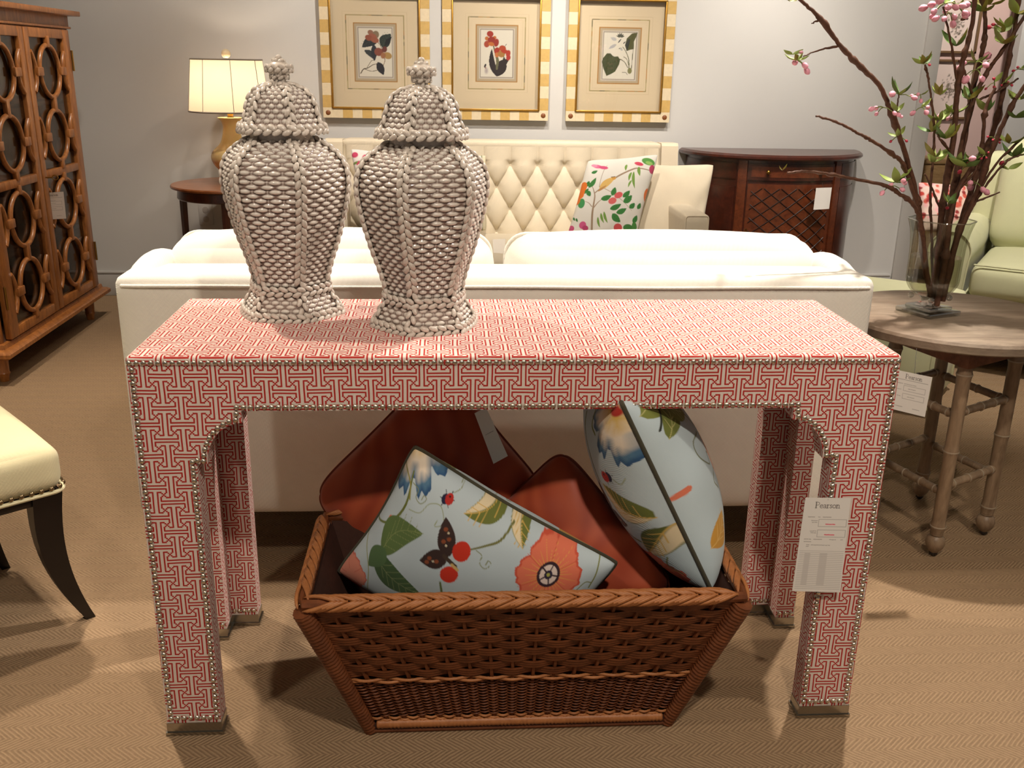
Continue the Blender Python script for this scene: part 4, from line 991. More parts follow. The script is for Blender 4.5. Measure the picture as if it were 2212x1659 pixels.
for sx in (-0.035, -DP+0.035):
    for sy in (-1, 1):
        MB().lathe([(0.001, 0.0), (0.018, 0.0), (0.020, 0.02), (0.025, 0.034), (0.022, 0.040), (0.024, 0.09), (0.030, 0.112), (0.001, 0.112)], 16, (sx, sy*(HB-0.055), 0)).build('leg', M_OAK, bc)
def arc(mb, cy, cz, r, a0, a1, n=30, rr=0.0105, x=0.016, closed=False):
    a = np.linspace(a0, a1, n, endpoint=not closed); P = np.stack([np.full(n, x), cy+r*np.cos(a), cz+r*np.sin(a)], -1); mb.tube(P, rr, 8, closed=closed, cap=not closed)
for sg in (-1, 1):
    y0, y1 = (0.004, 0.498); oy0, oy1 = 0.052, 0.424; cyc = 0.240
    if sg < 0: F_ = lambda y: -y
    else: F_ = lambda y: y
    def yb(a, b_, z0, z1, d=0.026): return (((d/2-0.004), F_((a+b_)/2), (z0+z1)/2), (d, abs(b_-a), z1-z0))
    m = MB()
    for bx_ in (yb(y0, oy0, 0.172, 1.352), yb(oy1, y1, 0.172, 1.352), yb(oy0, oy1, 1.312, 1.352), yb(oy0, oy1, 0.172, 0.212), yb(oy0, oy1, 0.736, 0.770)): m.box(bx_[0], bx_[1], 0.004)
    dr = m.build('door', M_OAK, bc, angle=30)
    for z0, z1, cs in ((0.770, 1.312, (1.176, 0.906)), (0.212, 0.736, (0.609, 0.340))):
        MB().box((0.004, F_((oy0+oy1)/2), (z0+z1)/2), (0.003, oy1-oy0, z1-z0)).build('pane', M_PANE, dr, smooth=False)
        for cz in cs:
            m = MB(); arc(m, F_(cyc), cz, 0.107, 0, 2*PI, 44, closed=True); m.build('ring', M_OAK, dr, angle=80)
            for s2 in (-1, 1):
                cy2 = cyc+s2*0.256
                lim = (oy1-cy2) if s2 > 0 else (cy2-oy0)
                # part of the neighbouring ring that shows inside the frame
                amax = math.acos(max(-1, min(1, (abs(cy2-(oy1 if s2 > 0 else oy0)))/0.107)))
                a0 = (PI if s2 > 0 else 0.0)
                if sg < 0: a0 = PI-a0
                m = MB(); arc(m, F_(cy2), cz, 0.107, a0-amax, a0+amax, 20); m.build('half_ring', M_OAK, dr, angle=80)
                MB().box((0.020, F_(cyc+s2*0.128), cz), (0.022, 0.062, 0.036), 0.004).build('tie', M_OAK, dr)
        zt = [z1, cs[0]+0.107, cs[0]-0.107, cs[1]+0.107, cs[1]-0.107, z0]
        for k in (0, 2, 4): MB().box((0.017, F_(cyc), (zt[k]+zt[k+1])/2), (0.020, 0.030, abs(zt[k]-zt[k+1])+0.018), 0.004).build('tie', M_OAK, dr)
    for z in (1.22, 0.34):
        MB().tube([(0.024, F_(0.503), z-0.045), (0.024, F_(0.503), z+0.045)], 0.005, 8).build('hinge', M_BRASS, dr)
    if sg > 0:
        m = MB(); m.tube([(0.02, 0.030, 0.745), (0.05, 0.030, 0.745)], 0.003, 6); a = np.linspace(0, 2*PI, 16, endpoint=False); m.tube(np.stack([0.062+0.012*np.cos(a), 0.030+0*a, 0.745+0.010*np.sin(a)], -1), 0.0022, 6, closed=True); m.build('key', M_BRASS, dr)
bw = MB().lathe([(0.03, 0.0), (0.05, 0.004), (0.10, 0.05), (0.13, 0.10), (0.126, 0.10), (0.095, 0.052), (0.02, 0.01)], 32).build('bowl', plain('amber_bowl', (120, 86, 46), 0.3), None, loc=(-2.04, 2.44, 0.1695)); tag(bw, 'amber bowl on the bottom shelf inside the bookcase', 'bowl')

# ================================================================== paper tags
M_PAPER = painted('printed_card', 0.7, 0, 0, 0.3, 0.0)
def paper(name, label, quad, paintf, nu=90, nv=120, string=None, cat='tag', thick=0.0006, W=100, H=None, curl=0.0):
    """card spanning the quad (tl, tr, br, bl); paintf paints in a W x H frame, y down"""
    tl, tr, br, bl = (np.asarray(q, float) for q in quad); H = H or W*np.linalg.norm(bl-tl)/np.linalg.norm(tr-tl)
    t = thing(name, label, cat, (tl+tr)/2); o = (tl+tr)/2
    u = np.linspace(0, 1, nu); v = np.linspace(0, 1, nv); U, V = np.meshgrid(u, v, indexing='ij')
    n = np.cross(tr-tl, bl-tl); n /= np.linalg.norm(n)
    P = (tl*(1-U[..., None])+tr*U[..., None])*(1-V[..., None])+(bl*(1-U[..., None])+br*U[..., None])*V[..., None]-o
    P = P-n*(curl*np.sin(PI*U)[..., None]*V[..., None])
    pt = Paint(U*W, V*H, (226, 220, 212)); paintf(pt, W, H)
    back = P+n*thick; F = np.concatenate([quads(nu, nv), quads(nu, nv, o=nu*nv)[:, ::-1]])
    me = np_mesh('card', np.concatenate([P.reshape(-1, 3), back.reshape(-1, 3)]), F); c = np.concatenate([pt.c, np.tile(lin(226, 220, 212), (nu*nv, 1))]); setprint(me, c); link('card', me, M_PAPER, t)
    if string is not None: MB().tube(np.array([np.zeros(3)+(0, 0, -0.004), np.asarray(string)-o]), 0.0006, 5).build('string', plain('tag_string', (60, 54, 48), 0.8), t)
    return t
INK = (96, 88, 84)
def scribble(P, x0, x1, y, col=(140, 132, 126), w=1.4, seed=1):
    r = np.random.default_rng(seed); x = x0
    while x < x1:
        L = r.uniform(2, 6); P.stroke([(x, y+r.uniform(-.3, .3)), (min(x+L, x1), y+r.uniform(-.3, .3))], w, col, f=0.9, alpha=0.8); x += L+r.uniform(0.8, 2.2)
def big_tag(P, W, H):
    lettering(P, 'Pearson', W*0.24, H*0.045, W*0.135, INK, 0.10, 0.8, 1.18)
    scribble(P, 12, 26, H*0.20, seed=2); scribble(P, 34, 38, H*0.20, seed=3); scribble(P, 44, 62, H*0.20, seed=4)
    for k, y in enumerate((0.225, 0.335)):
        P.stroke([(36, H*y), (96, H*y), (96, H*(y+0.075)), (36, H*(y+0.075)), (36, H*y)], 0.9, (150, 142, 136), f=0.8); scribble(P, 20, 33, H*y+3, seed=6+k); scribble(P, 22, 33, H*y+7, seed=8+k); scribble(P, 52, 72, H*(y+0.05), (222, 92, 110), 2.6, 9+k)
    for k, (a, b_, y) in enumerate(((10, 24, .435), (30, 48, .435), (64, 78, .437), (88, 92, .437), (10, 26, .462), (16, 22, .495), (26, 66, .497), (16, 22, .512))): scribble(P, a, b_, H*y, seed=20+k)
    for k in range(22):
        y = H*(0.56+0.0195*k); P.stroke([(4, y), (97, y)], 0.9, (150, 144, 140), f=0.9, alpha=0.75)
        if 1 < k < 20: P.stroke([(16, y-2), (26, y-2)], 2.6, (186, 178, 172), f=1.5, alpha=0.6); P.stroke([(48, y-2), (62, y-2)], 2.6, (186, 178, 172), f=1.5, alpha=0.6)
def small_tag(P, W, H):
    lettering(P, 'Pearson', W*0.27, H*0.05, min(W*0.115, H*0.125), INK, 0.10, 0.9, 1.2); P.stroke([(8, H*0.2), (92, H*0.2)], 1.0, (120, 112, 106))
    for k, (a, b_, y) in enumerate(((8, 22, .30), (26, 60, .30), (8, 20, .45), (10, 20, .62), (8, 30, .88), (60, 80, .88))): scribble(P, a, b_, H*y, seed=40+k)
    for y in (0.34, 0.54): P.stroke([(26, H*y), (88, H*y), (88, H*(y+0.13)), (26, H*(y+0.13)), (26, H*y)], 0.9, (150, 142, 136), f=0.8); scribble(P, 40, 60, H*(y+0.07), seed=50)
blank = lambda P, W, H: None
q = [aty(x, y, -0.012) for x, y in ((1740, 1075), (1838, 1076), (1812, 1275), (1708, 1272))]; q[2][1] = q[3][1] = -0.020; 
paper('price_tag', 'long printed price tag hanging on the console table right leg', q, big_tag, 150, 300, q[0]*0.5+q[1]*0.5+np.array([0.006, 0.006, 0.012]))
q = [aty(x, y, 2.735) for x, y in ((90, 417), (137, 414), (143, 472), (95, 475))]
paper('price_tag', 'printed white tag tied to the bookcase key', q, small_tag, 90, 110, np.array([-1.815, 2.716, 0.738]))

# ================================================================== round side table and lamp
M_MAHO = wood('mahogany_top', (116, 60, 28), (172, 104, 56), (1.5, 8, 8), 0.28, 5, 0.5, 0.4); M_MAHOD = wood('dark_mahogany', (52, 22, 14), (92, 42, 24), (8, 8, 1.5), 0.3, 5, 0.5, 0.4)
st = thing('side_table', 'round mahogany side table under the lit lamp', 'table', (-1.195, 3.345, 0))
MB().lathe([(0.001, 0.634), (0.286, 0.634), (0.298, 0.638), (0.300, 0.646), (0.296, 0.652), (0.001, 0.652)], 64).build('table_top', M_MAHO, st)
MB().lathe([(0.245, 0.585), (0.268, 0.585), (0.272, 0.590), (0.268, 0.628), (0.280, 0.634), (0.245, 0.634)], 64, cap=False).build('apron', M_MAHOD, st)
for k in range(4):
    a = k*PI/2+0.03; MB().tube([(0.250*math.cos(a), 0.250*math.sin(a), 0.63), (0.252*math.cos(a), 0.252*math.sin(a), 0.3), (0.262*math.cos(a), 0.262*math.sin(a), 0.0)], [0.019, 0.016, 0.011], 4).build('leg', M_MAHOD, st, smooth=False)
MB().lathe([(0.001, 0.20), (0.19, 0.20), (0.195, 0.207), (0.19, 0.214), (0.001, 0.214)], 48).build('lower_shelf', M_MAHOD, st)
lp = thing('table_lamp', 'lit table lamp with honey onyx base and cream drum shade', 'lamp', (-1.185, 3.345, 0.652))
k = NT('honey_onyx'); v = k.coord(); n = k.noise(9, 5, 0.6, v, 1.0); k.base(k.mix(n, lin(226, 188, 116), lin(248, 224, 168)), 0.25, 0, 0.5); k.p.inputs['Subsurface Weight'].default_value = 0.3; k.p.inputs['Subsurface Radius'].default_value = (0.02, 0.012, 0.005); M_ONYX = k.m
MB().lathe(spline([(0.001, 0), (0.070, 0.0), (0.072, 0.014), (0.045, 0.030), (0.050, 0.048), (0.088, 0.085), (0.106, 0.125), (0.094, 0.160), (0.062, 0.190), (0.047, 0.225), (0.040, 0.27), (0.045, 0.295), (0.058, 0.312), (0.058, 0.318), (0.001, 0.318)], 4), 40).build('lamp_base', M_ONYX, lp, angle=60)
MB().lathe([(0.001, 0.316), (0.018, 0.316), (0.012, 0.326), (0.016, 0.334), (0.006, 0.340), (0.006, 0.60), (0.001, 0.60)], 16).build('stem', M_BRASS, lp)
k = NT('cream_silk_shade'); k.n.remove(k.p); d1 = k.node('ShaderNodeBsdfDiffuse'); d1.inputs[0].default_value = (*lin(240, 220, 190), 1); tr = k.node('ShaderNodeBsdfTranslucent'); tr.inputs[0].default_value = (*lin(255, 238, 214), 1); mx = k.node('ShaderNodeMixShader'); mx.inputs[0].default_value = 0.5; k.l.new(d1.outputs[0], mx.inputs[1]); k.l.new(tr.outputs[0], mx.inputs[2]); k.l.new(mx.outputs[0], k.out.inputs[0]); M_SHADE = k.m
SR0, SR1, SZ0, SZ1 = 0.192, 0.166, 0.347, 0.586
sh = MB().lathe([(SR0, SZ0), (SR1, SZ1)], 72, cap=False).build('lamp_shade', M_SHADE, lp)
M_SEAM = plain('shade_trim', (150, 140, 126), 0.8)
for r, z in ((SR0, SZ0), (SR1, SZ1)):
    a = np.linspace(0, 2*PI, 64, endpoint=False); MB().tube(np.stack([r*np.cos(a), r*np.sin(a), 0*a+z], -1), 0.0042, 6, closed=True).build('shade_trim', M_SEAM, sh)
for i in range(8):
    a = i*PI/4+0.30; MB().tube([(SR0*1.004*math.cos(a), SR0*1.004*math.sin(a), SZ0), (SR1*1.004*math.cos(a), SR1*1.004*math.sin(a), SZ1)], 0.0014, 5).build('shade_seam', plain('shade_seam', (120, 100, 76), 0.8), sh)
MB().ell((0, 0, 0.612), np.eye(3)*0.022, 16, 10).build('finial', plain('cream_finial', (226, 206, 168), 0.3), lp)
for i in range(3):
    a = i*2*PI/3; MB().tube([(0.006*math.cos(a), 0.006*math.sin(a), 0.578), (SR1*math.cos(a), SR1*math.sin(a), 0.583)], 0.0016, 5).build('spider', M_BRASS, sh)
bl = bpy.data.lights.new('lamp_bulb', 'POINT'); bl.energy = 3.4; bl.color = (1.0, 0.83, 0.64); bl.shadow_soft_size = 0.03
bo = bpy.data.objects.new('lamp_bulb', bl); COL.objects.link(bo); bo.parent = lp; bo.location = (0, 0, 0.47)

# ================================================================== demilune cabinet
M_WAL = wood('dark_rosewood', (46, 18, 12), (84, 36, 22), (3, 3, 3), 0.30, 5, 0.5, 0.35); M_WAL2 = wood('rosewood_inlay', (72, 32, 16), (118, 58, 30), (6, 6, 6), 0.32, 5, 0.5, 0.3)
M_WALD = plain('ebony_line', (38, 16, 11), 0.4)
dm = thing('demilune_cabinet', 'dark half-round wooden cabinet with diamond-lattice door against back wall', 'cabinet', (1.62, 3.69, 0))
A_, B2 = 0.485, 0.44
def halfp(a, b_, n=40): return [(a*math.cos(t), -b_*math.sin(t)) for t in np.linspace(0, PI, n)]
def dpt(x, g=0.0): return -(B2+g)*math.sqrt(max(0, 1-(x/(A_+g))**2))
def halfsolid(name, layers, mat, n=48):
    m = MB(); V = np.array([[(a*math.cos(t), -b_*math.sin(t), z) for t in np.linspace(0, PI, n)] for a, b_, z in layers]); m.grid(V)
    nn = n*len(layers); m.f.append(list(range(n))); m.f.append(list(range(nn-n, nn))[::-1]); m.f.append([i*n for i in range(len(layers))]+[i*n+n-1 for i in range(len(layers)-1, -1, -1)])
    return m.build(name, mat, dm, angle=35)
halfsolid('cabinet_body', [(A_-0.03, B2-0.03, 0.09), (A_-0.03, B2-0.03, 0.80)], M_WAL)
halfsolid('cabinet_top', [(A_-0.02, B2-0.02, 0.798), (A_+0.004, B2+0.004, 0.800), (A_+0.012, B2+0.012, 0.808), (A_+0.010, B2+0.010, 0.818), (A_-0.004, B2-0.004, 0.828)], M_WAL)
halfsolid('plinth', [(A_-0.02, B2-0.02, 0.06), (A_-0.02, B2-0.02, 0.10), (A_-0.03, B2-0.03, 0.105)], M_WAL)
for t_ in (0.05, PI/3-0.12, 2*PI/3+0.12, PI-0.05):
    MB().tube([((A_-0.04)*math.cos(t_), -(B2-0.04)*math.sin(t_), 0.065), ((A_-0.035)*math.cos(t_), -(B2-0.035)*math.sin(t_), 0.0)], [0.022, 0.014], 8).build('foot', M_WAL, dm)
def curved(name, t0, t1, z0, z1, g, mat, thick=0.006, parent=None, n=24):
    """panel wrapped on the curved front between angles t0, t1"""
    m = MB(); tt = np.linspace(t0, t1, n)
    o = [((A_-0.03+g)*np.cos(tt), -(B2-0.03+g)*np.sin(tt)), ((A_-0.03+g+thick)*np.cos(tt), -(B2-0.03+g+thick)*np.sin(tt))]
    V = np.array([[(o[k][0][i], o[k][1][i], z) for k, z in ((0, z0), (1, z0), (1, z1), (0, z1))] for i in range(n)]); m.grid(V, False, True)
    m.f.append([0, 1, 2, 3]); m.f.append([(n-1)*4+k for k in range(4)][::-1]); return m.build(name, mat, parent or dm, angle=35)
TA, TB_ = 1.02, 2.06          # angular limits of the centre bay
for a0, a1 in ((TA-0.11, TA-0.01), (TB_+0.01, TB_+0.11)): curved('pilaster', a0, a1, 0.11, 0.795, 0.0, M_WAL2, 0.010, n=6)
drw = curved('drawer', TA+0.01, TB_-0.01, 0.70, 0.782, 0.0, M_WAL, 0.007)
curved('drawer_inlay', TA+0.04, TB_-0.04, 0.715, 0.768, 0.004, M_WAL2, 0.0045, drw)
for t_ in (TA+0.22, TB_-0.22):
    MB().ell(((A_-0.012)*math.cos(t_), -(B2-0.012)*math.sin(t_), 0.742), np.eye(3)*0.011, 12, 8).build('knob', M_BRASS, drw)
door = curved('door', TA+0.01, TB_-0.01, 0.13, 0.680, 0.0, M_WAL2, 0.006)
for s1, a0, a1 in ((0, 0.12, TA-0.14), (1, TB_+0.14, PI-0.12)):
    curved('side_bay', a0, a1, 0.13, 0.660, 0.0, M_WAL, 0.005); curved('side_frieze', a0, a1, 0.70, 0.782, 0.0, M_WAL, 0.005)
# diamond lattice on the door: dark lines with slightly raised veneer lozenges
P_ = 0.082; zc0, zc1 = 0.16, 0.66; ta0, ta1 = TA+0.045, TB_-0.045; Rm = 0.43
def onface(t, z, g): return np.array([(A_-0.03+g)*math.cos(t), -(B2-0.03+g)*math.sin(t), z])
for sg in (1, -1):
    for k_ in range(-10, 16):
        pts = []
        for s in np.linspace(0, 1, 60):
            z = zc0+(zc1-zc0)*s; t_ = TA+(k_*P_+sg*(z-zc0)*1.22)/Rm
            if ta0 <= t_ <= ta1: pts.append(onface(t_, z, 0.0075))
        if len(pts) > 2: MB().tube(pts, 0.0024, 5).build('lattice_strip', M_WALD, door)
MB().tube([onface(TB_-0.035, 0.42, 0.008), onface(TB_-0.035, 0.45, 0.008)], 0.004, 6).build('escutcheon', M_BRASS, door)
tq = [aty(x, y, 3.215) for x, y in ((1763, 406), (1797, 405), (1791, 451), (1757, 453))]
paper('price_tag', 'blank white card hanging on the half-round cabinet', tq, blank, 6, 8, tq[0]*0.5+tq[1]*0.5+np.array([0, 0.03, 0.02]), curl=0.006)

# ================================================================== three framed botanical prints
M_GILT = plain('gilt_moulding', (190, 142, 62), 0.32, 0.85, var=0.2, vscale=40); M_IVORY = plain('ivory_painted_wood', (220, 202, 168), 0.6, var=0.12, vscale=60); M_OCHRE = plain('ochre_painted_wood', (200, 164, 96), 0.55, var=0.15, vscale=60)
M_ROS = plain('brown_rosette', (128, 74, 34), 0.5); M_PRINT = painted('mounted_print', 0.75, 0, 0, 0.3, 0.0); M_GLASS = glassy('picture_glass', (1, 1, 1), 0.045, 0.02)
def bot1(P):   # magnolia
    S_ = (126, 112, 92); P.curve([(345, 1220), (400, 1140), (480, 1120), (600, 1050), (700, 1030)], [22, 18, 16, 12], S_); P.curve([(420, 1140), (560, 1180), (700, 1150)], 12, S_); P.curve([(470, 1110), (560, 980), (620, 960)], 12, (150, 140, 116)); P.curve([(800, 1060), (830, 940), (760, 700), (690, 600)], 12, (150, 120, 90))
    D = (48, 54, 54)
    P.leaf((680, 600), (380, 720), 180, D, (76, 84, 80), None, 0.15, 4, 5); P.leaf((430, 770), (640, 960), 110, (66, 72, 72), None, None, -0.1); P.leaf((620, 660), (620, 980), 120, (52, 56, 62)); P.leaf((790, 720), (960, 450), 230, (54, 66, 56), (80, 92, 78), None, -0.1, 4, 5); P.leaf((690, 1000), (800, 1250), 150, (50, 46, 50)); P.poly([(860, 560), (980, 500), (930, 640), (830, 690)], (34, 36, 36))
    for x, y, rx, ry, c in ((560, 430, 60, 50, (176, 124, 96)), (660, 470, 66, 76, (160, 136, 104)), (600, 500, 80, 50, (190, 112, 84)), (520, 530, 74, 56, (176, 96, 70)), (640, 570, 84, 56, (186, 108, 78)), (710, 800, 86, 80, (160, 88, 66)), (830, 750, 50, 60, (130, 66, 54)), (890, 870, 84, 66, (206, 164, 94)), (800, 870, 50, 60, (190, 128, 84))): P.ellipse(x, y, rx, ry, c, 0.3, 10)
def bot2(P):   # tiger flower
    D = (58, 46, 44); P.leaf((690, 1330), (585, 780), 120, D, None, None, -0.08); P.leaf((690, 1330), (840, 940), 150, D, None, None, 0.12); P.leaf((700, 1330), (940, 970), 190, D, None, None, -0.15); P.curve([(690, 1180), (700, 1000), (640, 800), (610, 700)], [40, 60, 30, 20], (126, 122, 86)); P.curve([(820, 980), (850, 840)], 16, (100, 110, 80)); P.curve([(840, 740), (880, 680)], 10, (120, 110, 110))
    R_, O_ = (190, 62, 44), (224, 128, 58)
    for x, y, rx, ry, c in ((550, 490, 66, 60, R_), (485, 580, 40, 40, O_), (640, 560, 36, 34, O_), (580, 620, 80, 80, (172, 58, 42)), (485, 690, 56, 66, (196, 84, 56)), (675, 660, 50, 80, (180, 60, 44)), (575, 690, 60, 40, O_), (690, 820, 56, 70, (196, 62, 40)), (800, 770, 70, 60, (208, 84, 44)), (690, 900, 44, 50, (228, 134, 70)), (780, 880, 70, 70, (196, 140, 70)), (850, 830, 80, 40, (204, 70, 40)), (915, 870, 46, 70, (206, 70, 48)), (920, 950, 44, 56, (206, 66, 54))): P.ellipse(x, y, rx, ry, c, 0.2, 8)
    P.ellipse(455, 1120, 18, 40, (70, 60, 60), 0.3); P.ellipse(462, 1165, 14, 18, (170, 80, 70)); P.ellipse(480, 1220, 40, 70, (212, 196, 190), 0, 20, 0.6)
def bot3(P):   # plantain lily
    G = (88, 92, 52); a = np.linspace(0, 2*PI, 60); r = 185*(1-0.25*np.cos(a-PI/2)*0)
    P.poly([(500, 930), (450, 880), (380, 880), (310, 970), (285, 1050), (320, 1180), (390, 1330), (480, 1290), (560, 1240), (630, 1100), (650, 1000), (600, 935), (540, 945)], (84, 90, 54), f=6)
    for q in ((300, 1040), (330, 1180), (390, 1300), (520, 1260), (610, 1120)): P.curve([(510, 950), ((510+q[0])/2+10, (950+q[1])/2), q], 5, (108, 112, 72), f=5)
    P.poly([(770, 830), (730, 720), (760, 580), (860, 480), (970, 465), (940, 560), (905, 640), (910, 790), (840, 800)], (100, 100, 56), f=6); P.poly([(770, 830), (735, 700), (790, 590), (830, 600), (800, 760)], (66, 68, 58), f=6)
    P.curve([(830, 1200), (820, 1000), (760, 850), (690, 750)], [20, 16, 14, 10], (110, 110, 70)); P.curve([(810, 1160), (740, 1050), (650, 990)], 14, (104, 100, 64)); P.curve([(880, 1200), (890, 1000), (895, 800)], 12, (120, 116, 84)); P.curve([(820, 1100), (780, 990), (710, 940)], 10, (110, 110, 70)); P.curve([(700, 1250), (770, 1255), (810, 1300)], 8, (80, 76, 54)); P.ellipse(850, 1220, 44, 60, (150, 146, 92), 0, 10)
    for k in range(6): q = -PI/2+k*0.5-1.2; P.leaf((630, 560), (630+90*math.cos(q), 560+90*math.sin(q)), 30, (96, 96, 82))
    P.leaf((650, 590), (585, 680), 24, (110, 108, 100)); P.leaf((690, 690), (740, 640), 20, (90, 88, 80)); P.leaf((560, 620), (440, 570), 70, (222, 218, 212)); P.leaf((560, 700), (410, 790), 60, (210, 206, 204)); P.leaf((640, 760), (680, 830), 44, (214, 210, 204)); P.leaf((610, 790), (640, 770), 16, (96, 92, 80))
def make_frame(label, cx, bot, win):
    W2, H2 = 0.2785, 0.3275; z0 = 0.958
    t = thing('framed_print', label, 'picture', (cx, 3.70, z0), 0, 'botanical prints in checked frames')
    fw, d = 0.052, 0.026
    # checked flat frame: alternating painted blocks
    nb_ = 9; bh = (2*H2-2*fw)/nb_
    for sx in (-1, 1):
        for i in range(nb_): MB().box((sx*(W2-fw/2), -d/2-0.012, fw+bh*(i+0.5)), (fw, d, bh), 0.0008, 1).build('frame_block', (M_OCHRE, M_IVORY)[i % 2], t, smooth=False)
        for z in (fw/2, 2*H2-fw/2):
            c = MB().box((sx*(W2-fw/2), -d/2-0.012, z), (fw, d, fw), 0.0008, 1).build('corner_block', M_IVORY, t, smooth=False)
            MB().lathe([(0.001, 0.004), (0.008, 0.003), (0.013, 0.0), (0.014, -0.002), (0.001, -0.002)], 16).build('rosette', M_ROS, c, loc=(sx*(W2-fw/2), -d-0.012, z), rot=(PI/2, 0, 0))
    nw = 9; bw_ = (2*W2-2*fw)/nw
    for z in (fw/2, 2*H2-fw/2):
        for i in range(nw): MB().box((-W2+fw+bw_*(i+0.5), -d/2-0.012, z), (bw_, d, fw), 0.0008, 1).build('frame_block', (M_IVORY, M_OCHRE)[i % 2], t, smooth=False)
    ix, iz0, iz1 = W2-fw, fw, 2*H2-fw
    m = MB()
    for c, s in (((-ix, 0), (0.010, iz1-iz0)), ((ix, 0), (0.010, iz1-iz0))): m.box((c[0], -d-0.012, (iz0+iz1)/2), (s[0], 0.014, s[1]+0.010), 0.003)
    for z in (iz0, iz1): m.box((0, -d-0.012, z), (2*ix+0.010, 0.014, 0.010), 0.003)
    m.build('gilt_slip', M_GILT, t, angle=30)
    # mount and print, painted in the print's own coordinates
    nu, nv = 200, 236; U, V = np.meshgrid(np.linspace(-ix, ix, nu), np.linspace(iz0, iz1, nv), indexing='ij')
    kx0, ky0, kx1, ky1, wx0, wx1, wz0, wz1 = win   # window in design units and in metres
    pu = kx0+(U-wx0)/(wx1-wx0)*(kx1-kx0); pv = ky1+(V-wz0)/(wz1-wz0)*(ky0-ky1); mm = (kx1-kx0)/(wx1-wx0)/1000
    P = Paint(pu, pv, (214, 194, 160)); f = 6*mm/6
    def ro(g, w, c, a=1.0, f_=5): P.stroke([(kx0-g, ky0-g), (kx1+g, ky0-g), (kx1+g, ky1+g), (kx0-g, ky1+g), (kx0-g, ky0-g)], w, c, f=f_, alpha=a)
    ro(205, 6, (190, 168, 132), 0.7)
    ro(142, 18, (150, 134, 84), 0.9)
    for s in range(24):   # broken mottling of the marbled line
        q = rng.uniform(0, 1); L = rng.uniform(60, 160); c = ((92, 86, 66), (176, 124, 60), (176, 160, 110))[s % 3]; g = 142
        if s % 2: x = kx0-g+q*(kx1-kx0+2*g-L); y = (ky0-g, ky1+g)[s % 4 // 2]; P.stroke([(x, y), (x+L, y)], 14, c, f=6)
        else: y = ky0-g+q*(ky1-ky0+2*g-L); x = (kx0-g, kx1+g)[s % 4 // 2]; P.stroke([(x, y), (x, y+L)], 14, c, f=6)
    ro(92, 5, (196, 172, 132), 0.7)
    P.rect(kx0, ky0, kx1, ky1, (168, 122, 62), f=6); P.rect(kx0+22, ky0+22, kx1-22, ky1-22, (176, 158, 128), f=6); P.rect(kx0+66, ky0+66, kx1-66, ky1-66, (190, 180, 164), f=6)
    P.rect(kx0+92, ky0+92, kx1-92, ky1-92, (120, 106, 92), f=5); P.rect(kx0+103, ky0+103, kx1-103, ky1-103, (214, 206, 188), f=5)
    keep = P.put; P.put = lambda i_, a_, c_: keep(i_, a_, np.array(lin(c_))*0.62 if not isinstance(c_, np.ndarray) else c_)
    bot(P)
    me = np_mesh('mounted_print', np.stack([U, 0*U-0.016, V], -1).reshape(-1, 3), quads(nu, nv)); setprint(me, P.c); link('mounted_print', me, M_PRINT, t)
    MB().box((0, -0.009, H2), (2*W2-0.01, 0.010, 2*H2-0.01)).build('backing', M_IVORY, t, smooth=False)
    MB().box((0, -0.022, (iz0+iz1)/2), (2*ix, 0.002, iz1-iz0)).build('glass', M_GLASS, t, smooth=False)
    return t
# windows: left/top/right/bottom in design units, then metres in the frame's own coordinates
make_frame('framed magnolia print, leftmost of the three in yellow-checked frames', -0.497, bot1, (215, 240, 1080, 1390, -0.112, 0.110, 0.182, 0.471))
make_frame('framed red tiger-flower print, middle of the three in yellow-checked frames', 0.124, bot2, (262, 305, 1110, 1448, -0.106, 0.114, 0.191, 0.474))
make_frame('framed green lily-leaf print, rightmost of the three in yellow-checked frames', 0.775, bot3, (205, 365, 1050, 1490, -0.116, 0.108, 0.192, 0.474))

# ================================================================== round bamboo-leg table
def greywood():
    k = NT('weathered_grey_wood'); v = k.coord('Object', (1.0, 5, 5)); n = k.noise(6, 6, 0.7, v, 0.6); n2 = k.noise(40, 3, 0.6, v); n3 = k.noise(2.2, 3, 0.5, k.coord())
    c = k.mix(k.math('MULTIPLY_ADD', n, 2.0, -0.5, clamp=True), lin(110, 94, 80), lin(180, 162, 140)); c = k.mix(k.math('MULTIPLY_ADD', n3, 1.4, -0.4, clamp=True), c, lin(136, 100, 74)); c = k.mix(k.math('MULTIPLY', n2, 0.3), c, lin(110, 96, 82))
    k.base(c, 0.55, 0, 0.4); k.bump(n2, 0.25, 0.001); return k.m
M_GREYW = greywood()
M_BAMB = wood('weathered_bamboo', (110, 88, 66), (166, 140, 112), (4, 4, 1), 0.45, 6)
M_BAMN = plain('pale_bamboo_node', (170, 154, 132), 0.5)
M_BAMR = wood('red_brown_apron', (92, 54, 36), (132, 86, 60), (3, 3, 3), 0.5)
bt = thing('accent_table', 'round weathered-top table on bamboo-turned legs holding the flower vase', 'table', (1.238, 0.838, 0))
m = MB(); m.lathe([(0.001, 0.588), (0.298, 0.588), (0.304, 0.592), (0.305, 0.610), (0.300, 0.617), (0.290, 0.620), (0.001, 0.620)], 72, (-0.002, 0.015, 0)); m.build('table_top', M_GREYW, bt, angle=30)
LEGS = [np.array([1.174, 0.652]), np.array([1.377, 0.767]), np.array([1.304, 1.003]), np.array([1.101, 0.888])]
LEGS = [p-np.array([1.238, 0.838]) for p in LEGS]
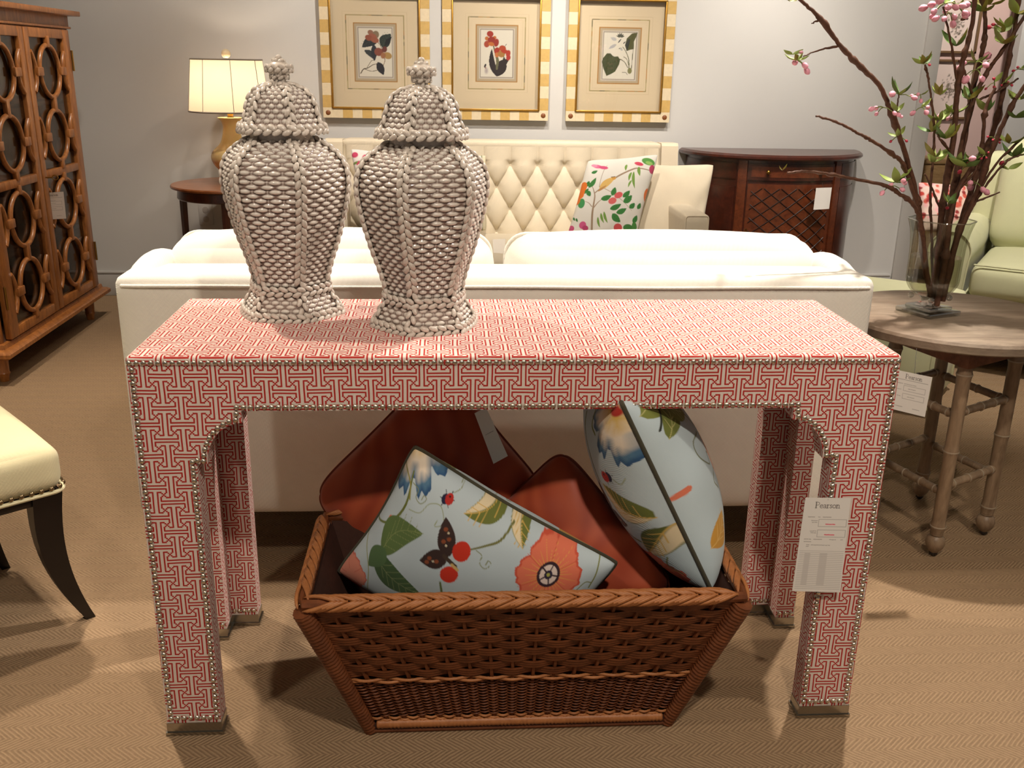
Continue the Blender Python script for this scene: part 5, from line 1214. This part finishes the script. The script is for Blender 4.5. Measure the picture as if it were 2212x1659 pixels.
def bamboo(name, A, B_, r, nodes, parent, mat=M_BAMB):
    A = np.asarray(A, float); B_ = np.asarray(B_, float); s = np.linspace(0, 1, 61); P = A+(B_-A)*s[:, None]
    rad = np.full(61, r)
    for q in nodes: rad = rad*(1+0.16*np.exp(-((s-q)/0.016)**2))
    o = MB().tube(P, rad, 14).build(name, mat, parent, angle=60)
    d = (B_-A)/np.linalg.norm(B_-A)
    for q in nodes:
        c = A+(B_-A)*q; MB().tube([c-d*0.0018, c+d*0.0018], r*1.19, 14).build('node', M_BAMN, o)
    return o
for p in LEGS:
    lg = bamboo('leg', (p[0], p[1], 0.565), (p[0], p[1], 0.065), 0.0175, (0.10, 0.52, 0.95), bt)
    MB().lathe([(0.001, 0.012), (0.010, 0.012), (0.021, 0.026), (0.0255, 0.042), (0.022, 0.056), (0.013, 0.064), (0.018, 0.070), (0.001, 0.070)], 20, (p[0], p[1], 0)).build('ball_foot', M_BAMB, lg)
    MB().ell((p[0], p[1], 0.0115), np.eye(3)*np.array([0.011, 0.011, 0.011]), 12, 8).build('caster', plain('dark_caster', (40, 34, 30), 0.5), lg)
for i in range(4):
    a, b_ = LEGS[i], LEGS[(i+1) % 4]; d = (b_-a)/np.linalg.norm(b_-a); a2, b2 = a+d*0.014, b_-d*0.014
    zs_ = (0.41, 0.205) if i % 2 == 0 else (0.402, 0.185)
    for z in zs_: bamboo('stretcher', (*a2, z), (*b2, z), 0.0105, (0.08, 0.42, 0.70, 0.93), bt)
    nrm = np.array([d[1], -d[0]]); c = (a+b_)/2+nrm*0.006; R_ = np.array([[d[0], nrm[0], 0], [d[1], nrm[1], 0], [0, 0, 1]])
    MB().box((c[0], c[1], 0.562), (np.linalg.norm(b_-a)+0.05, 0.030, 0.052), 0.003, 2, R_).build('apron', M_BAMR, bt)
q = [aty(x, y, 0.50) for x, y in ((1937, 799), (2014, 815), (1998, 901), (1925, 883))]
paper('price_tag', 'printed tag on a cord hanging under the bamboo-leg table', q, small_tag, 100, 120, np.array([*(aty(1980, 752, 0.62))]))

# ================================================================== footed glass vase
k = NT('clear_glass'); k.base((1, 1, 1), 0.0, 0, 0.5); k.p.inputs['Transmission Weight'].default_value = 1.0; k.p.inputs['IOR'].default_value = 1.30; k.p.inputs['Base Color'].default_value = (0.93, 0.95, 0.92, 1); M_CLEAR = k.m
M_VGLASS = glassy('thin_vase_glass', (0.86, 0.88, 0.82), 0.14, 0.02); M_WATER = glassy('water', (0.86, 0.84, 0.76), 0.04, 0.0); M_FGLASS = glassy('thick_vase_glass', (0.86, 0.88, 0.85), 0.28, 0.03)
VX, VY, VZ = 1.166, 0.868, 0.620
vs = thing('glass_vase', 'clear footed glass vase of blossom branches on the round bamboo-leg table', 'vase', (VX, VY, VZ), math.radians(22))
def sq(a, r, n=4):   # rounded square section radius
    return r
VP = spline([(0.040, 0.052), (0.052, 0.062), (0.064, 0.085), (0.0655, 0.12), (0.0665, 0.17), (0.071, 0.215), (0.0805, 0.252)], 5)
th = np.arange(56)*2*PI/56; fl = 1+0.035*np.cos(8*th)
m = MB(); V = np.stack([VP[:, 0][:, None]*np.cos(th)*fl, VP[:, 0][:, None]*np.sin(th)*fl, np.repeat(VP[:, 1][:, None], 56, 1)], -1); m.grid(V, False, True); m.f.append(list(range(56))); m.build('vase_bowl', M_VGLASS, vs, angle=80)
P = np.stack([0.0805*np.cos(th)*fl, 0.0805*np.sin(th)*fl, 0*th+0.252], -1); MB().tube(P, 0.0018, 6, closed=True).build('lip', M_FGLASS, vs)
WP = [(0.036, 0.056), (0.050, 0.064), (0.061, 0.085), (0.062, 0.12), (0.0628, 0.155), (0.001, 0.1552)]
MB().lathe([(0.001, 0.0555)]+WP, 40, cap=False).build('water', M_WATER, vs)
MB().lathe([(0.001, 0.022), (0.024, 0.022), (0.020, 0.032), (0.022, 0.040), (0.034, 0.050), (0.001, 0.052)], 24).build('stem', M_FGLASS, vs)
m = MB(); m.box((0, 0, 0.007), (0.118, 0.118, 0.014), 0.004, 2); m.box((0, 0, 0.018), (0.085, 0.085, 0.010), 0.003, 2); m.build('foot', M_FGLASS, vs)
for k_ in range(4):
    a = k_*PI/2+PI/4; MB().ell((0.048*math.cos(a), 0.048*math.sin(a), 0.046), np.eye(3)*0.0085, 10, 8).build('glass_bead', M_FGLASS, vs)

# ================================================================== cherry branches
M_BARK = None
k = NT('branch_bark'); v = k.coord(); n = k.noise(90, 4, 0.65, v); n2 = k.noise(9, 2, 0.5, v); c = k.mix(k.math('MULTIPLY_ADD', n, 1.6, -0.3, clamp=True), lin(44, 28, 22), lin(112, 76, 52)); c = k.mix(k.math('MULTIPLY', n2, 0.5), c, lin(96, 52, 34)); k.base(c, 0.6, 0, 0.4); k.bump(n, 0.6, 0.0012); M_BARK = k.m
M_LEAF = plain('young_leaf', (146, 164, 82), 0.55, var=0.2, vscale=90); M_LEAF2 = plain('bronze_leaf', (136, 128, 50), 0.55, var=0.2, vscale=90); M_LEAF3 = plain('deep_leaf', (96, 126, 60), 0.55, var=0.2, vscale=90)
M_PETAL = plain('pink_petal', (238, 164, 182), 0.6, var=0.12, vscale=150); M_BUD = plain('red_bud', (190, 54, 74), 0.5, var=0.12, vscale=150); M_CALYX = plain('calyx_green', (120, 132, 62), 0.6)
def leaf_mesh(mat):
    s = np.linspace(0, 1, 7); w = 0.23*np.sin(PI*s**0.8)**0.9; w[-1] = 0.005; w[0] = 0.02
    V = np.array([[(sx*w[i]*math.cos(0.5), s[i], 0.16*math.sin(PI*s[i])*-1+abs(sx)*w[i]*0.55) for sx in (-1, 0, 1)] for i in range(7)]); m = MB(); m.grid(V); me = m.mesh('leaf', True, 80); me.materials.append(mat); return me
LEAVES = [leaf_mesh(M_LEAF), leaf_mesh(M_LEAF2), leaf_mesh(M_LEAF3)]
def bud_mesh(mat, nm):
    m = MB(); m.lathe([(0.02, 0), (0.2, 0.12), (0.34, 0.4), (0.36, 0.62), (0.2, 0.9), (0.02, 1.0)], 8); me = m.mesh(nm, True, 80); me.materials.append(mat); return me
BUDP = bud_mesh(M_PETAL, 'blossom'); BUDR = bud_mesh(M_BUD, 'bud')
def orient(d, roll=0.0):
    d = Vector(d).normalized(); return (d.to_track_quat('Y', 'Z').to_matrix() @ Matrix.Rotation(roll, 3, 'Y')).to_euler()
def orientz(d): return Vector(d).normalized().to_track_quat('Z', 'Y').to_euler()
OB = np.array([VX, VY, VZ])
R2 = random.Random(5)
def knob_tube(mb, P, r0, r1, n=8, seed=0, twig=0.0):
    Q = spline(P, 10); rs = np.random.default_rng(seed); L = np.linalg.norm(np.diff(Q, axis=0), axis=1).sum(); s = np.linspace(0, 1, len(Q)); r = r0+(r1-r0)*s
    for _ in range(max(2, int(L/0.05))):
        c = rs.uniform(0.05, 0.98); r = r*(1+rs.uniform(0.15, 0.5)*np.exp(-((s-c)/(0.006/L*1.0+0.004))**2))
    Q = Q+rs.normal(0, 0.0006, Q.shape); mb.tube(Q, r, n); return Q
def cluster(parent, c, size, nl, nb, col=0, dirn=(0, 0, 1), pink=True, seed=0):
    """tuft of leaves and hanging blossom at a twig end (world point c)"""
    r = random.Random(seed); c = np.asarray(c)-OB; size = size*1.3
    for i in range(nl):
        a = 2*PI*i/nl+r.uniform(-.4, .4); e = r.uniform(-0.1, 0.9); d = np.array([math.cos(a)*math.cos(e), math.sin(a)*math.cos(e), math.sin(e)])+np.asarray(dirn)*0.7
        o = link('leaf', LEAVES[(col+i//2) % 3 if r.random() < 0.35 else col], None, parent, loc=c, rot=orient(d, r.uniform(-1, 1))); s = size*r.uniform(0.7, 1.15); o.scale = (s, s, s)
    for i in range(nb):
        a = r.uniform(0, 2*PI); d = np.array([math.cos(a), math.sin(a), r.uniform(-0.9, 0.5)]); d /= np.linalg.norm(d); L = size*r.uniform(0.35, 0.75)
        tip = c+d*L; st_ = MB().tube([c, (c+tip)/2+np.array([0, 0, 0.12*L]), tip], 0.0011, 5).build('stalk', M_CALYX, parent)
        o = link('blossom' if pink else 'bud', BUDP if pink else BUDR, None, parent, loc=tip, rot=orientz(d+np.array([0, 0, -0.2]))); s = size*(0.46 if pink else 0.30)*r.uniform(0.8, 1.15); o.scale = (s, s, s)
def branch(label, pts, r0, r1, twigs=(), clusters=(), seed=0, Y0=VY):
    """pts: (px, py, y-depth); starts inside the vase"""
    W_ = [aty(x, y, Y) for x, y, Y in pts]
    if pts[-1][1] < 20 or pts[-1][0] > 2212:      # goes on beyond the frame and tapers out
        d_ = np.array(W_[-1])-np.array(W_[-2]); d_ = d_/np.linalg.norm(d_)
        for q_ in (0.07, 0.15, 0.23): W_.append(np.array(W_[-1])+d_*0.075+np.array([0.004*math.sin(9*q_+seed), 0, 0.012]))
        r1 = r1*0.55
    t = thing('blossom_branch', label, 'branch', OB, 0, 'cherry branches in the glass vase')
    m = MB(); knob_tube(m, np.array(W_)-OB, r0*1.12, r1*1.0, 8, seed); m.build('branch_stem', M_BARK, t, angle=80)
    for tw, a_, b_ in twigs:
        m = MB(); knob_tube(m, np.array([aty(x, y, Y) for x, y, Y in tw])-OB, a_, b_, 6, seed+50+len(tw)); m.build('twig', M_BARK, t, angle=80)
    for i, (x, y, Y, size, nl, nb, col, pink) in enumerate(clusters): cluster(t, aty(x, y, Y), size, nl, nb, col, (0, 0, 0.6), pink, seed*31+i)
    return t
Y = VY
branch('long arching branch reaching over the half-round cabinet to the upper left', [(2012, 640, Y), (1996, 560, Y-0.01), (1985, 460, Y-0.02), (1978, 420, Y-0.03), (1955, 330, Y-0.05), (1925, 245, Y-0.07), (1900, 185, Y-0.08), (1860, 145, Y-0.09), (1815, 98, Y-0.10), (1772, 40, Y-0.11), (1735, 5, Y-0.12), (1700, -30, Y-0.13)], 0.0075, 0.0040,
       twigs=[([(1813, 99, Y-0.10), (1770, 108, Y-0.11), (1735, 122, Y-0.12)], 0.0026, 0.0016), ([(1772, 43, Y-0.11), (1752, 50, Y-0.12)], 0.002, 0.0012), ([(1933, 265, Y-0.07), (1938, 230, Y-0.08), (1942, 205, Y-0.08)], 0.0026, 0.0016)],
       clusters=[(1722, 130, Y-0.12, 0.030, 5, 3, 0, True), (1712, 118, Y-0.12, 0.022, 2, 1, 0, True), (1942, 205, Y-0.08, 0.034, 4, 2, 2, True), (1908, 232, Y-0.08, 0.026, 0, 4, 0, True), (1938, 240, Y-0.08, 0.024, 2, 3, 0, True), (1940, 295, Y-0.06, 0.022, 3, 3, 0, False), (1706, 3, Y-0.12, 0.02, 2, 0, 1, False)], seed=1)
branch('slim bare branch slanting left below the arching one', [(2000, 600, Y-0.02), (1990, 480, Y-0.03), (1955, 365, Y-0.05), (1930, 335, Y-0.06), (1880, 302, Y-0.08), (1850, 286, Y-0.09), (1810, 265, Y-0.10), (1763, 250, Y-0.11)], 0.0052, 0.0024, seed=2)
branch('low bare branch pointing left across the half-round cabinet', [(2005, 620, Y-0.03), (1992, 500, Y-0.04), (1975, 445, Y-0.05), (1945, 420, Y-0.06), (1910, 400, Y-0.08), (1850, 388, Y-0.10), (1790, 376, Y-0.12), (1740, 370, Y-0.13), (1700, 374, Y-0.14)], 0.0052, 0.0030,
       clusters=[(1938, 395, Y-0.06, 0.036, 5, 1, 0, True), (1922, 402, Y-0.07, 0.030, 0, 2, 0, True), (1945, 385, Y-0.06, 0.028, 1, 3, 0, True), (1690, 368, Y-0.14, 0.014, 2, 0, 1, False)], seed=3)
branch('short thin upright branch with leafy tip left of the vase middle', [(2015, 640, Y+0.02), (2012, 500, Y+0.01), (2010, 420, Y), (2016, 330, Y), (2018, 280, Y), (2012, 220, Y-0.01), (2005, 170, Y-0.01), (1998, 140, Y-0.02)], 0.0036, 0.0022,
       clusters=[(1995, 138, Y-0.02, 0.030, 6, 1, 2, False), (1988, 205, Y-0.02, 0.022, 1, 3, 0, True), (1990, 232, Y-0.02, 0.028, 1, 3, 0, True), (2030, 205, Y, 0.026, 4, 0, 0, False), (2012, 285, Y, 0.036, 5, 0, 1, False), (2030, 260, Y, 0.034, 4, 0, 0, False), (2020, 340, Y, 0.040, 4, 0, 0, False)], seed=4)
branch('thick upright branch rising straight from the vase centre', [(2020, 650, Y), (2028, 540, Y), (2038, 430, Y), (2058, 310, Y), (2068, 200, Y), (2080, 130, Y), (2098, 60, Y), (2110, -40, Y)], 0.0085, 0.0052,
       twigs=[([(2066, 170, Y), (2054, 90, Y-0.02), (2037, 15, Y-0.03)], 0.0034, 0.0024), ([(2090, 40, Y), (2076, 42, Y-0.01)], 0.003, 0.002), ([(2056, 330, Y), (2030, 300, Y-0.01), (2026, 290, Y-0.01)], 0.003, 0.002)],
       clusters=[(2040, 8, Y-0.03, 0.040, 1, 7, 0, True), (2066, 15, Y-0.02, 0.036, 2, 6, 0, True), (2050, 28, Y-0.03, 0.034, 0, 5, 0, True), (2066, 100, Y-0.01, 0.044, 4, 0, 1, False), (2042, 300, Y-0.01, 0.040, 5, 0, 1, False), (2060, 245, Y, 0.030, 2, 2, 0, True)], seed=5)
branch('reddish branch leaning right behind the central one', [(2022, 650, Y+0.02), (2036, 540, Y+0.02), (2060, 400, Y+0.03), (2092, 250, Y+0.03), (2130, 160, Y+0.03), (2165, 110, Y+0.02), (2235, 0, Y+0.02)], 0.0070, 0.0040,
       twigs=[([(2104, 220, Y+0.03), (2086, 160, Y+0.02), (2070, 130, Y+0.01)], 0.0034, 0.0022)], clusters=[(2108, 135, Y+0.01, 0.040, 2, 4, 0, True), (2110, 150, Y+0.01, 0.040, 1, 3, 0, True), (2092, 215, Y+0.02, 0.038, 5, 0, 2, False), (2172, 60, Y+0.02, 0.036, 4, 1, 0, False)], seed=6)
branch('tall dark branch at the back of the bunch', [(2024, 650, Y+0.04), (2052, 480, Y+0.05), (2078, 330, Y+0.06), (2100, 200, Y+0.06), (2120, 120, Y+0.06), (2128, 60, Y+0.06), (2125, -30, Y+0.06)], 0.0075, 0.0050,
       clusters=[(2122, 25, Y+0.05, 0.046, 4, 0, 1, False), (2140, 10, Y+0.05, 0.040, 3, 0, 1, False), (2164, 70, Y+0.04, 0.036, 3, 1, 0, False)], seed=7)
branch('tall dark branch leaning right toward the armchair', [(2030, 650, Y+0.01), (2060, 540, Y+0.01), (2108, 380, Y+0.02), (2150, 270, Y+0.02), (2175, 150, Y+0.02), (2192, 60, Y+0.02), (2205, -40, Y+0.02)], 0.0075, 0.0048,
       twigs=[([(2115, 215, Y), (2150, 200, Y), (2200, 170, Y)], 0.0032, 0.0022)], clusters=[(2148, 178, Y, 0.026, 1, 4, 0, False), (2170, 178, Y, 0.026, 1, 3, 0, False), (2132, 240, Y, 0.034, 4, 0, 2, False), (2168, 95, Y, 0.036, 4, 0, 0, False), (2198, 30, Y, 0.040, 4, 0, 0, False), (2205, 150, Y, 0.030, 1, 3, 0, False)], seed=8)
branch('rightmost branch spreading across the armchair back', [(2036, 650, Y-0.02), (2066, 520, Y-0.03), (2108, 420, Y-0.04), (2140, 330, Y-0.05), (2185, 230, Y-0.06), (2230, 160, Y-0.07)], 0.0075, 0.0045,
       twigs=[([(2088, 470, Y-0.04), (2130, 400, Y-0.05), (2180, 345, Y-0.06), (2225, 330, Y-0.06)], 0.0034, 0.0022), ([(2112, 415, Y-0.04), (2160, 345, Y-0.05), (2230, 280, Y-0.06)], 0.0034, 0.0022), ([(2098, 440, Y-0.04), (2160, 415, Y-0.05)], 0.0026, 0.0016)],
       clusters=[(2128, 335, Y-0.05, 0.022, 2, 3, 0, False), (2190, 340, Y-0.05, 0.040, 3, 2, 2, False), (2178, 365, Y-0.05, 0.026, 3, 0, 0, False), (2150, 300, Y-0.05, 0.022, 1, 3, 0, False), (2195, 255, Y-0.06, 0.040, 4, 0, 2, False), (2180, 310, Y-0.06, 0.030, 3, 1, 0, False), (2205, 215, Y-0.06, 0.036, 4, 1, 0, False)], seed=9)
branch('stout twiggy branch among the middle stems', [(2024, 660, Y-0.03), (2042, 560, Y-0.03), (2052, 470, Y-0.03), (2075, 400, Y-0.03), (2118, 330, Y-0.03), (2128, 240, Y-0.03), (2150, 190, Y-0.03)], 0.0070, 0.0036,
       twigs=[([(2070, 412, Y-0.03), (2105, 372, Y-0.04), (2112, 350, Y-0.04)], 0.003, 0.002), ([(2030, 450, Y-0.03), (2010, 400, Y-0.04), (1998, 375, Y-0.04)], 0.0028, 0.0018)],
       clusters=[(2070, 352, Y-0.03, 0.036, 3, 2, 2, True), (2108, 395, Y-0.04, 0.036, 0, 4, 0, True), (2088, 360, Y-0.04, 0.036, 4, 1, 2, False), (2050, 440, Y-0.05, 0.032, 4, 1, 2, False), (2098, 345, Y-0.04, 0.024, 2, 2, 0, False), (2020, 350, Y-0.04, 0.040, 3, 0, 0, False)], seed=10)

# ================================================================== green armchair and ottoman
M_GREEN = cloth('pale_green_linen', (214, 213, 172), weave=3000, bump=0.25)
M_GREEN2 = cloth('pale_green_velvet_back', (218, 217, 176), weave=2400, bump=0.3)
# local frame: x along the seat front (to its left as you sit is +x), y from front (0) to back, z up
ac = thing('armchair', 'pale green upholstered armchair behind the vase at the right edge', 'chair', (2.33, 2.13, 0), math.radians(-36))
weld(rcush(MB(), (0, 0.36, 0.395), (0.60, 0.74, 0.15), 0.045, (0, 0.01, 0.025), 14), 'seat_cushion', M_GREEN, ac)
MB().box((0, 0.40, 0.20), (0.86, 0.80, 0.24), 0.01).build('base', M_GREEN, ac)
for sx in (-1, 1):
    m = MB(); rows_ = []
    for y in np.linspace(0.02, 0.80, 6):
        rr = 0.085; row = [(sx*(0.435), y, 0.05)]
        for a in np.linspace(-0.35, PI+0.35, 14): row.append((sx*0.395+sx*rr*math.cos(a), y, 0.51+rr*math.sin(a)))
        row.append((sx*0.335, y, 0.05)); rows_.append(row)
    V = np.array(rows_); m.grid(V); n_ = V.shape[1]; m.f.append(list(range(n_))); m.f.append([5*n_+k for k in range(n_)][::-1]); m.build('arm', M_GREEN, ac, angle=60)
    P = V[0].copy(); P[:, 1] -= 0.002; MB().tube(P, 0.004, 6).build('arm_welt', M_GREEN, ac)
weld(rcush(MB(), (0, 0.80, 0.52), (0.86, 0.18, 0.72), 0.06, (0, 0.01, 0.02), 12), 'back', M_GREEN, ac)
Rb = np.array([[1, 0, 0], [0, math.cos(-0.22), -math.sin(-0.22)], [0, math.sin(-0.22), math.cos(-0.22)]])
weld(rcush(MB(), (0, 0.62, 0.70), (0.62, 0.20, 0.50), 0.075, (0, 0.035, 0.03), 14, Rb), 'back_cushion', M_GREEN2, ac)
for sx in (-0.37, 0.37):
    for y in (0.06, 0.74): MB().lathe([(0.001, 0), (0.02, 0), (0.026, 0.085), (0.001, 0.085)], 4, (sx, y, 0)).build('leg', M_DARKLEG, ac, smooth=False)
P = np.array([(-0.29, -0.004, 0.468), (0.29, -0.004, 0.468)]); MB().tube(P, 0.004, 6).build('welt', M_GREEN, ac)
ot = thing('ottoman', 'pale green skirted ottoman beyond the bamboo-leg table', 'ottoman', (1.60, 2.02, 0), math.radians(-38))
weld(rcush(MB(), (0, 0, 0.36), (0.52, 0.44, 0.13), 0.03, (0, 0, 0.012), 12), 'top_cushion', M_GREEN, ot)
MB().box((0, 0, 0.165), (0.50, 0.42, 0.27), 0.008).build('skirt', M_GREEN, ot)
for sx in (-1, 1):
    for sy in (-1, 1):
        MB().box((sx*0.245, sy*0.205, 0.165), (0.022, 0.022, 0.268), 0.004).build('pleat', M_GREEN, ot); MB().box((sx*0.21, sy*0.17, 0.016), (0.035, 0.035, 0.032), 0.002).build('leg', M_DARKLEG, ot)

# ================================================================== what shows of the next room
M_TAUPE = cloth('taupe_chair_fabric', (188, 168, 144), weave=900); M_BLUSH = cloth('blush_seat_fabric', (220, 200, 190), weave=1100)
sc_ = thing('side_chair', 'taupe and blush upholstered chair half hidden behind the branches', 'chair', (2.90, 3.55, 0), math.radians(-12))
weld(rcush(MB(), (0, 0, 0.44), (0.44, 0.46, 0.14), 0.05, (0, 0, 0.03), 12), 'seat', M_BLUSH, sc_)
weld(rcush(MB(), (0.05, 0.24, 0.60), (0.30, 0.10, 0.44), 0.05, (0, 0.02, 0.01), 12), 'backrest', M_TAUPE, sc_)
MB().box((0, 0, 0.335), (0.44, 0.46, 0.07), 0.01).build('seat_rail', M_BAMR, sc_)
for sx in (-1, 1):
    for sy in (-1, 1): MB().tube([(sx*0.19, sy*0.19, 0.32), (sx*0.19, sy*0.19, 0.0)], [0.022, 0.014], 8).build('leg', M_BAMR, sc_)
M_RAFF = wood('woven_raffia', (150, 116, 72), (190, 156, 108), (2, 2, 18), 0.7, 8)
cb_ = thing('raffia_cabinet', 'tan raffia-covered cabinet standing in the next room behind the blossom', 'cabinet', (2.83, 4.25, 0))
MB().box((0, 0, 0.40), (0.42, 0.30, 0.64), 0.006).build('cabinet_body', M_RAFF, cb_); MB().box((0, 0, 0.73), (0.44, 0.32, 0.022), 0.004).build('cabinet_top', M_RAFF, cb_)
for sx in (-1, 1):
    for sy in (-1, 1): MB().box((sx*0.18, sy*0.12, 0.042), (0.04, 0.04, 0.084), 0.003).build('leg', M_BAMR, cb_)
for z in (0.24, 0.42, 0.60):
    d_ = MB().box((0, -0.153, z), (0.38, 0.010, 0.16), 0.003).build('drawer', M_RAFF, cb_); MB().ell((0, -0.163, z), np.eye(3)*0.010, 8, 6).build('knob', M_BRASS, d_)
def paint_red(front, Xp, *_):
    u, v = project(Xp); P = Paint(u, v, (226, 196, 184))
    for i in range(60): x, y = rng.uniform(1985, 2090), rng.uniform(380, 470); P.ellipse(x, y, rng.uniform(3, 8), rng.uniform(3, 7), ((190, 60, 52), (206, 92, 76), (236, 176, 176), (150, 44, 44))[i % 4], rng.uniform(0, 3), 1.5)
    return P.c
a0_ = aty(1982, 392, 3.02); cushion('throw_cushion', 'red and pink floral cushion behind the vase rim', 'cushion', a0_, aty(1990, 500, 2.90)-a0_, aty(2090, 400, 3.00)-a0_, 0.05, M_FLOR, paint_red, 0.05, 70, None, seed=31)
# two small framed prints on the pink wall
M_BLK = plain('dark_thin_frame', (58, 44, 36), 0.4); M_PALE = None
def far_print(label, cx, z0, z1):
    W2 = 0.155; t = thing('small_framed_print', label, 'picture', (cx, 5.25, z0), 0, 'small prints in the next room'); H = z1-z0
    m = MB()
    for sx in (-1, 1): m.box((sx*(W2-0.008), -0.012, H/2), (0.016, 0.024, H), 0.002)
    for z in (0.008, H-0.008): m.box((0, -0.012, z), (2*W2, 0.024, 0.016), 0.002)
    m.build('frame', plain('thin_gold_frame', (120, 92, 62), 0.4), t)
    nu, nv = 50, 70; U, V = np.meshgrid(np.linspace(-W2, W2, nu), np.linspace(0, H, nv), indexing='ij'); P = Paint((U+W2)/(2*W2)*100, (1-V/H)*140, (226, 206, 196))
    for i in range(90): P.ellipse(50+rng.normal(0, 10), 70+rng.normal(0, 15), rng.uniform(0.8, 2.4), rng.uniform(0.8, 3), ((120, 108, 92), (150, 132, 116), (96, 84, 76))[i % 3], rng.uniform(0, 3), 1.2)
    P.stroke([(48, 70), (50, 96)], 1.5, (120, 108, 92))
    me = np_mesh('print_sheet', np.stack([U, 0*U-0.006, V], -1).reshape(-1, 3), quads(nu, nv)); setprint(me, P.c); link('print_sheet', me, M_PRINT, t)
    MB().box((0, -0.003, H/2), (2*W2-0.01, 0.005, H-0.01)).build('backing', M_IVORY, t)
far_print('lower small pencil-like print in thin frame on the pink wall', 3.395, 0.925, 1.325)
far_print('upper small pencil-like print in thin frame on the pink wall', 3.375, 1.365, 1.765)

# ================================================================== dining chair at the left edge
M_SEAT = cloth('natural_linen_seat', (222, 212, 172), weave=1900, bump=0.35)
M_EBON = plain('ebonised_leg', (20, 13, 10), 0.32, var=0.2)
ch = thing('dining_chair', 'cream upholstered chair with nailhead seat and dark sabre leg at left edge', 'chair', (-1.298, 0.432, 0), math.radians(40))
# local: corner that shows is (+SX, -SY) rotated; x toward the right of the photo
SX, SY = 0.235, 0.235
def loc_of(p, c=(-1.298, 0.432), a=math.radians(40)):
    dx_, dy_ = p[0]-c[0], p[1]-c[1]; return np.array([dx_*math.cos(a)+dy_*math.sin(a), -dx_*math.sin(a)+dy_*math.cos(a), p[2]])
weld(rcush(MB(), (0, 0, 0.388), (2*SX, 2*SY, 0.106), 0.034, (0.006, 0.006, 0.015), 20), 'seat', M_SEAT, ch)
P = []
for cx_, cy_, a0 in ((SX-0.03, SY-0.03, 0), (-SX+0.03, SY-0.03, PI/2), (-SX+0.03, -SY+0.03, PI), (SX-0.03, -SY+0.03, 1.5*PI)):
    for a in np.linspace(a0, a0+PI/2, 8): P.append((cx_+0.031*math.cos(a), cy_+0.031*math.sin(a), 0.338))
MB().tube(np.array(P), 0.0045, 7, closed=True).build('seat_welt', M_SEAT, ch)
M_TACK = plain('antique_tack', (140, 122, 92), 0.35, 1.0); m = MB(); m.lathe([(0.0058, 0), (0.005, 0.002), (0.0025, 0.0036), (0.0002, 0.004)], 10); TACK = m.mesh('tack', True, 80); TACK.materials.append(M_TACK)
P2 = np.array(P); cl = np.concatenate([[0], np.cumsum(np.linalg.norm(np.diff(np.vstack([P2, P2[:1]]), axis=0), axis=1))]); PP = np.vstack([P2, P2[:1]])
for s in np.arange(0, cl[-1], 0.0205):
    p = np.array([np.interp(s, cl, PP[:, k_]) for k_ in range(3)]); t_ = np.array([np.interp(s+0.002, cl, PP[:, k_], period=cl[-1]) for k_ in range(3)])-p; nrm = np.array([t_[1], -t_[0], 0]); nrm /= np.linalg.norm(nrm)+1e-9
    link('tack', TACK, None, ch, loc=(p[0]+nrm[0]*0.0015, p[1]+nrm[1]*0.0015, 0.348), rot=orientz(nrm))
MB().box((0, 0, 0.325), (2*SX-0.03, 2*SY-0.03, 0.03), 0.003).build('seat_frame', M_EBON, ch)
top_ = loc_of((-1.018, 0.405, 0.332)); ft = loc_of((-0.972, 0.424, 0.0)); dd = ft-top_
for sx in (1, -1):
    for sy in (-1, 1):
        V = []
        for s in np.linspace(0, 1, 14):
            z = 0.332*(1-s); off = (s**2.2); c_ = np.array([top_[0]+dd[0]*off*1.15-0.012*math.sin(PI*s), top_[1]+dd[1]*off, z]); w = 0.031*(1-s)+0.010*s+0.004*math.sin(PI*s); d_ = 0.024*(1-s)+0.009*s
            kx = 1.0 if (sx > 0 and sy < 0) else 0.72
            V.append([(sx*(c_[0]*kx+a*w), sy*(-c_[1]*kx+b_*d_), z) for a, b_ in ((-1, -1), (1, -1), (1, 1), (-1, 1))])
        m = MB(); V = np.array(V); m.grid(V, False, True); m.f.append([0, 1, 2, 3]); m.f.append([13*4+k_ for k_ in range(4)]); m.build('leg', M_EBON, ch, angle=50)
weld(rcush(MB(), (-SX+0.01, 0, 0.74), (0.06, 2*SY-0.02, 0.40), 0.025, (0.012, 0, 0), 12), 'backrest', M_SEAT, ch)
for sy in (-1, 1): MB().box((-SX+0.008, sy*(SY-0.04), 0.48), (0.03, 0.035, 0.22), 0.004).build('back_post', M_EBON, ch)

# ================================================================== remaining tags
q = [aty(x, y, 0.165) for x, y in ((1025, 893), (1050, 880), (1097, 985), (1066, 1002))]
paper('price_tag', 'narrow white tag pinned to the large terracotta cushion', q, lambda P, W, H: [scribble(P, 20, 80, H*f_, seed=int(f_*100)) for f_ in (0.15, 0.3, 0.45, 0.6, 0.8)], 30, 70)
q = [aty(x, y, 0.99) for x, y in ((1064, 517), (1092, 516), (1090, 548), (1066, 546))]
paper('price_tag', 'small white card lying between the white sofa cushions', q, lambda P, W, H: scribble(P, 15, 85, H*0.3, seed=3), 20, 20)
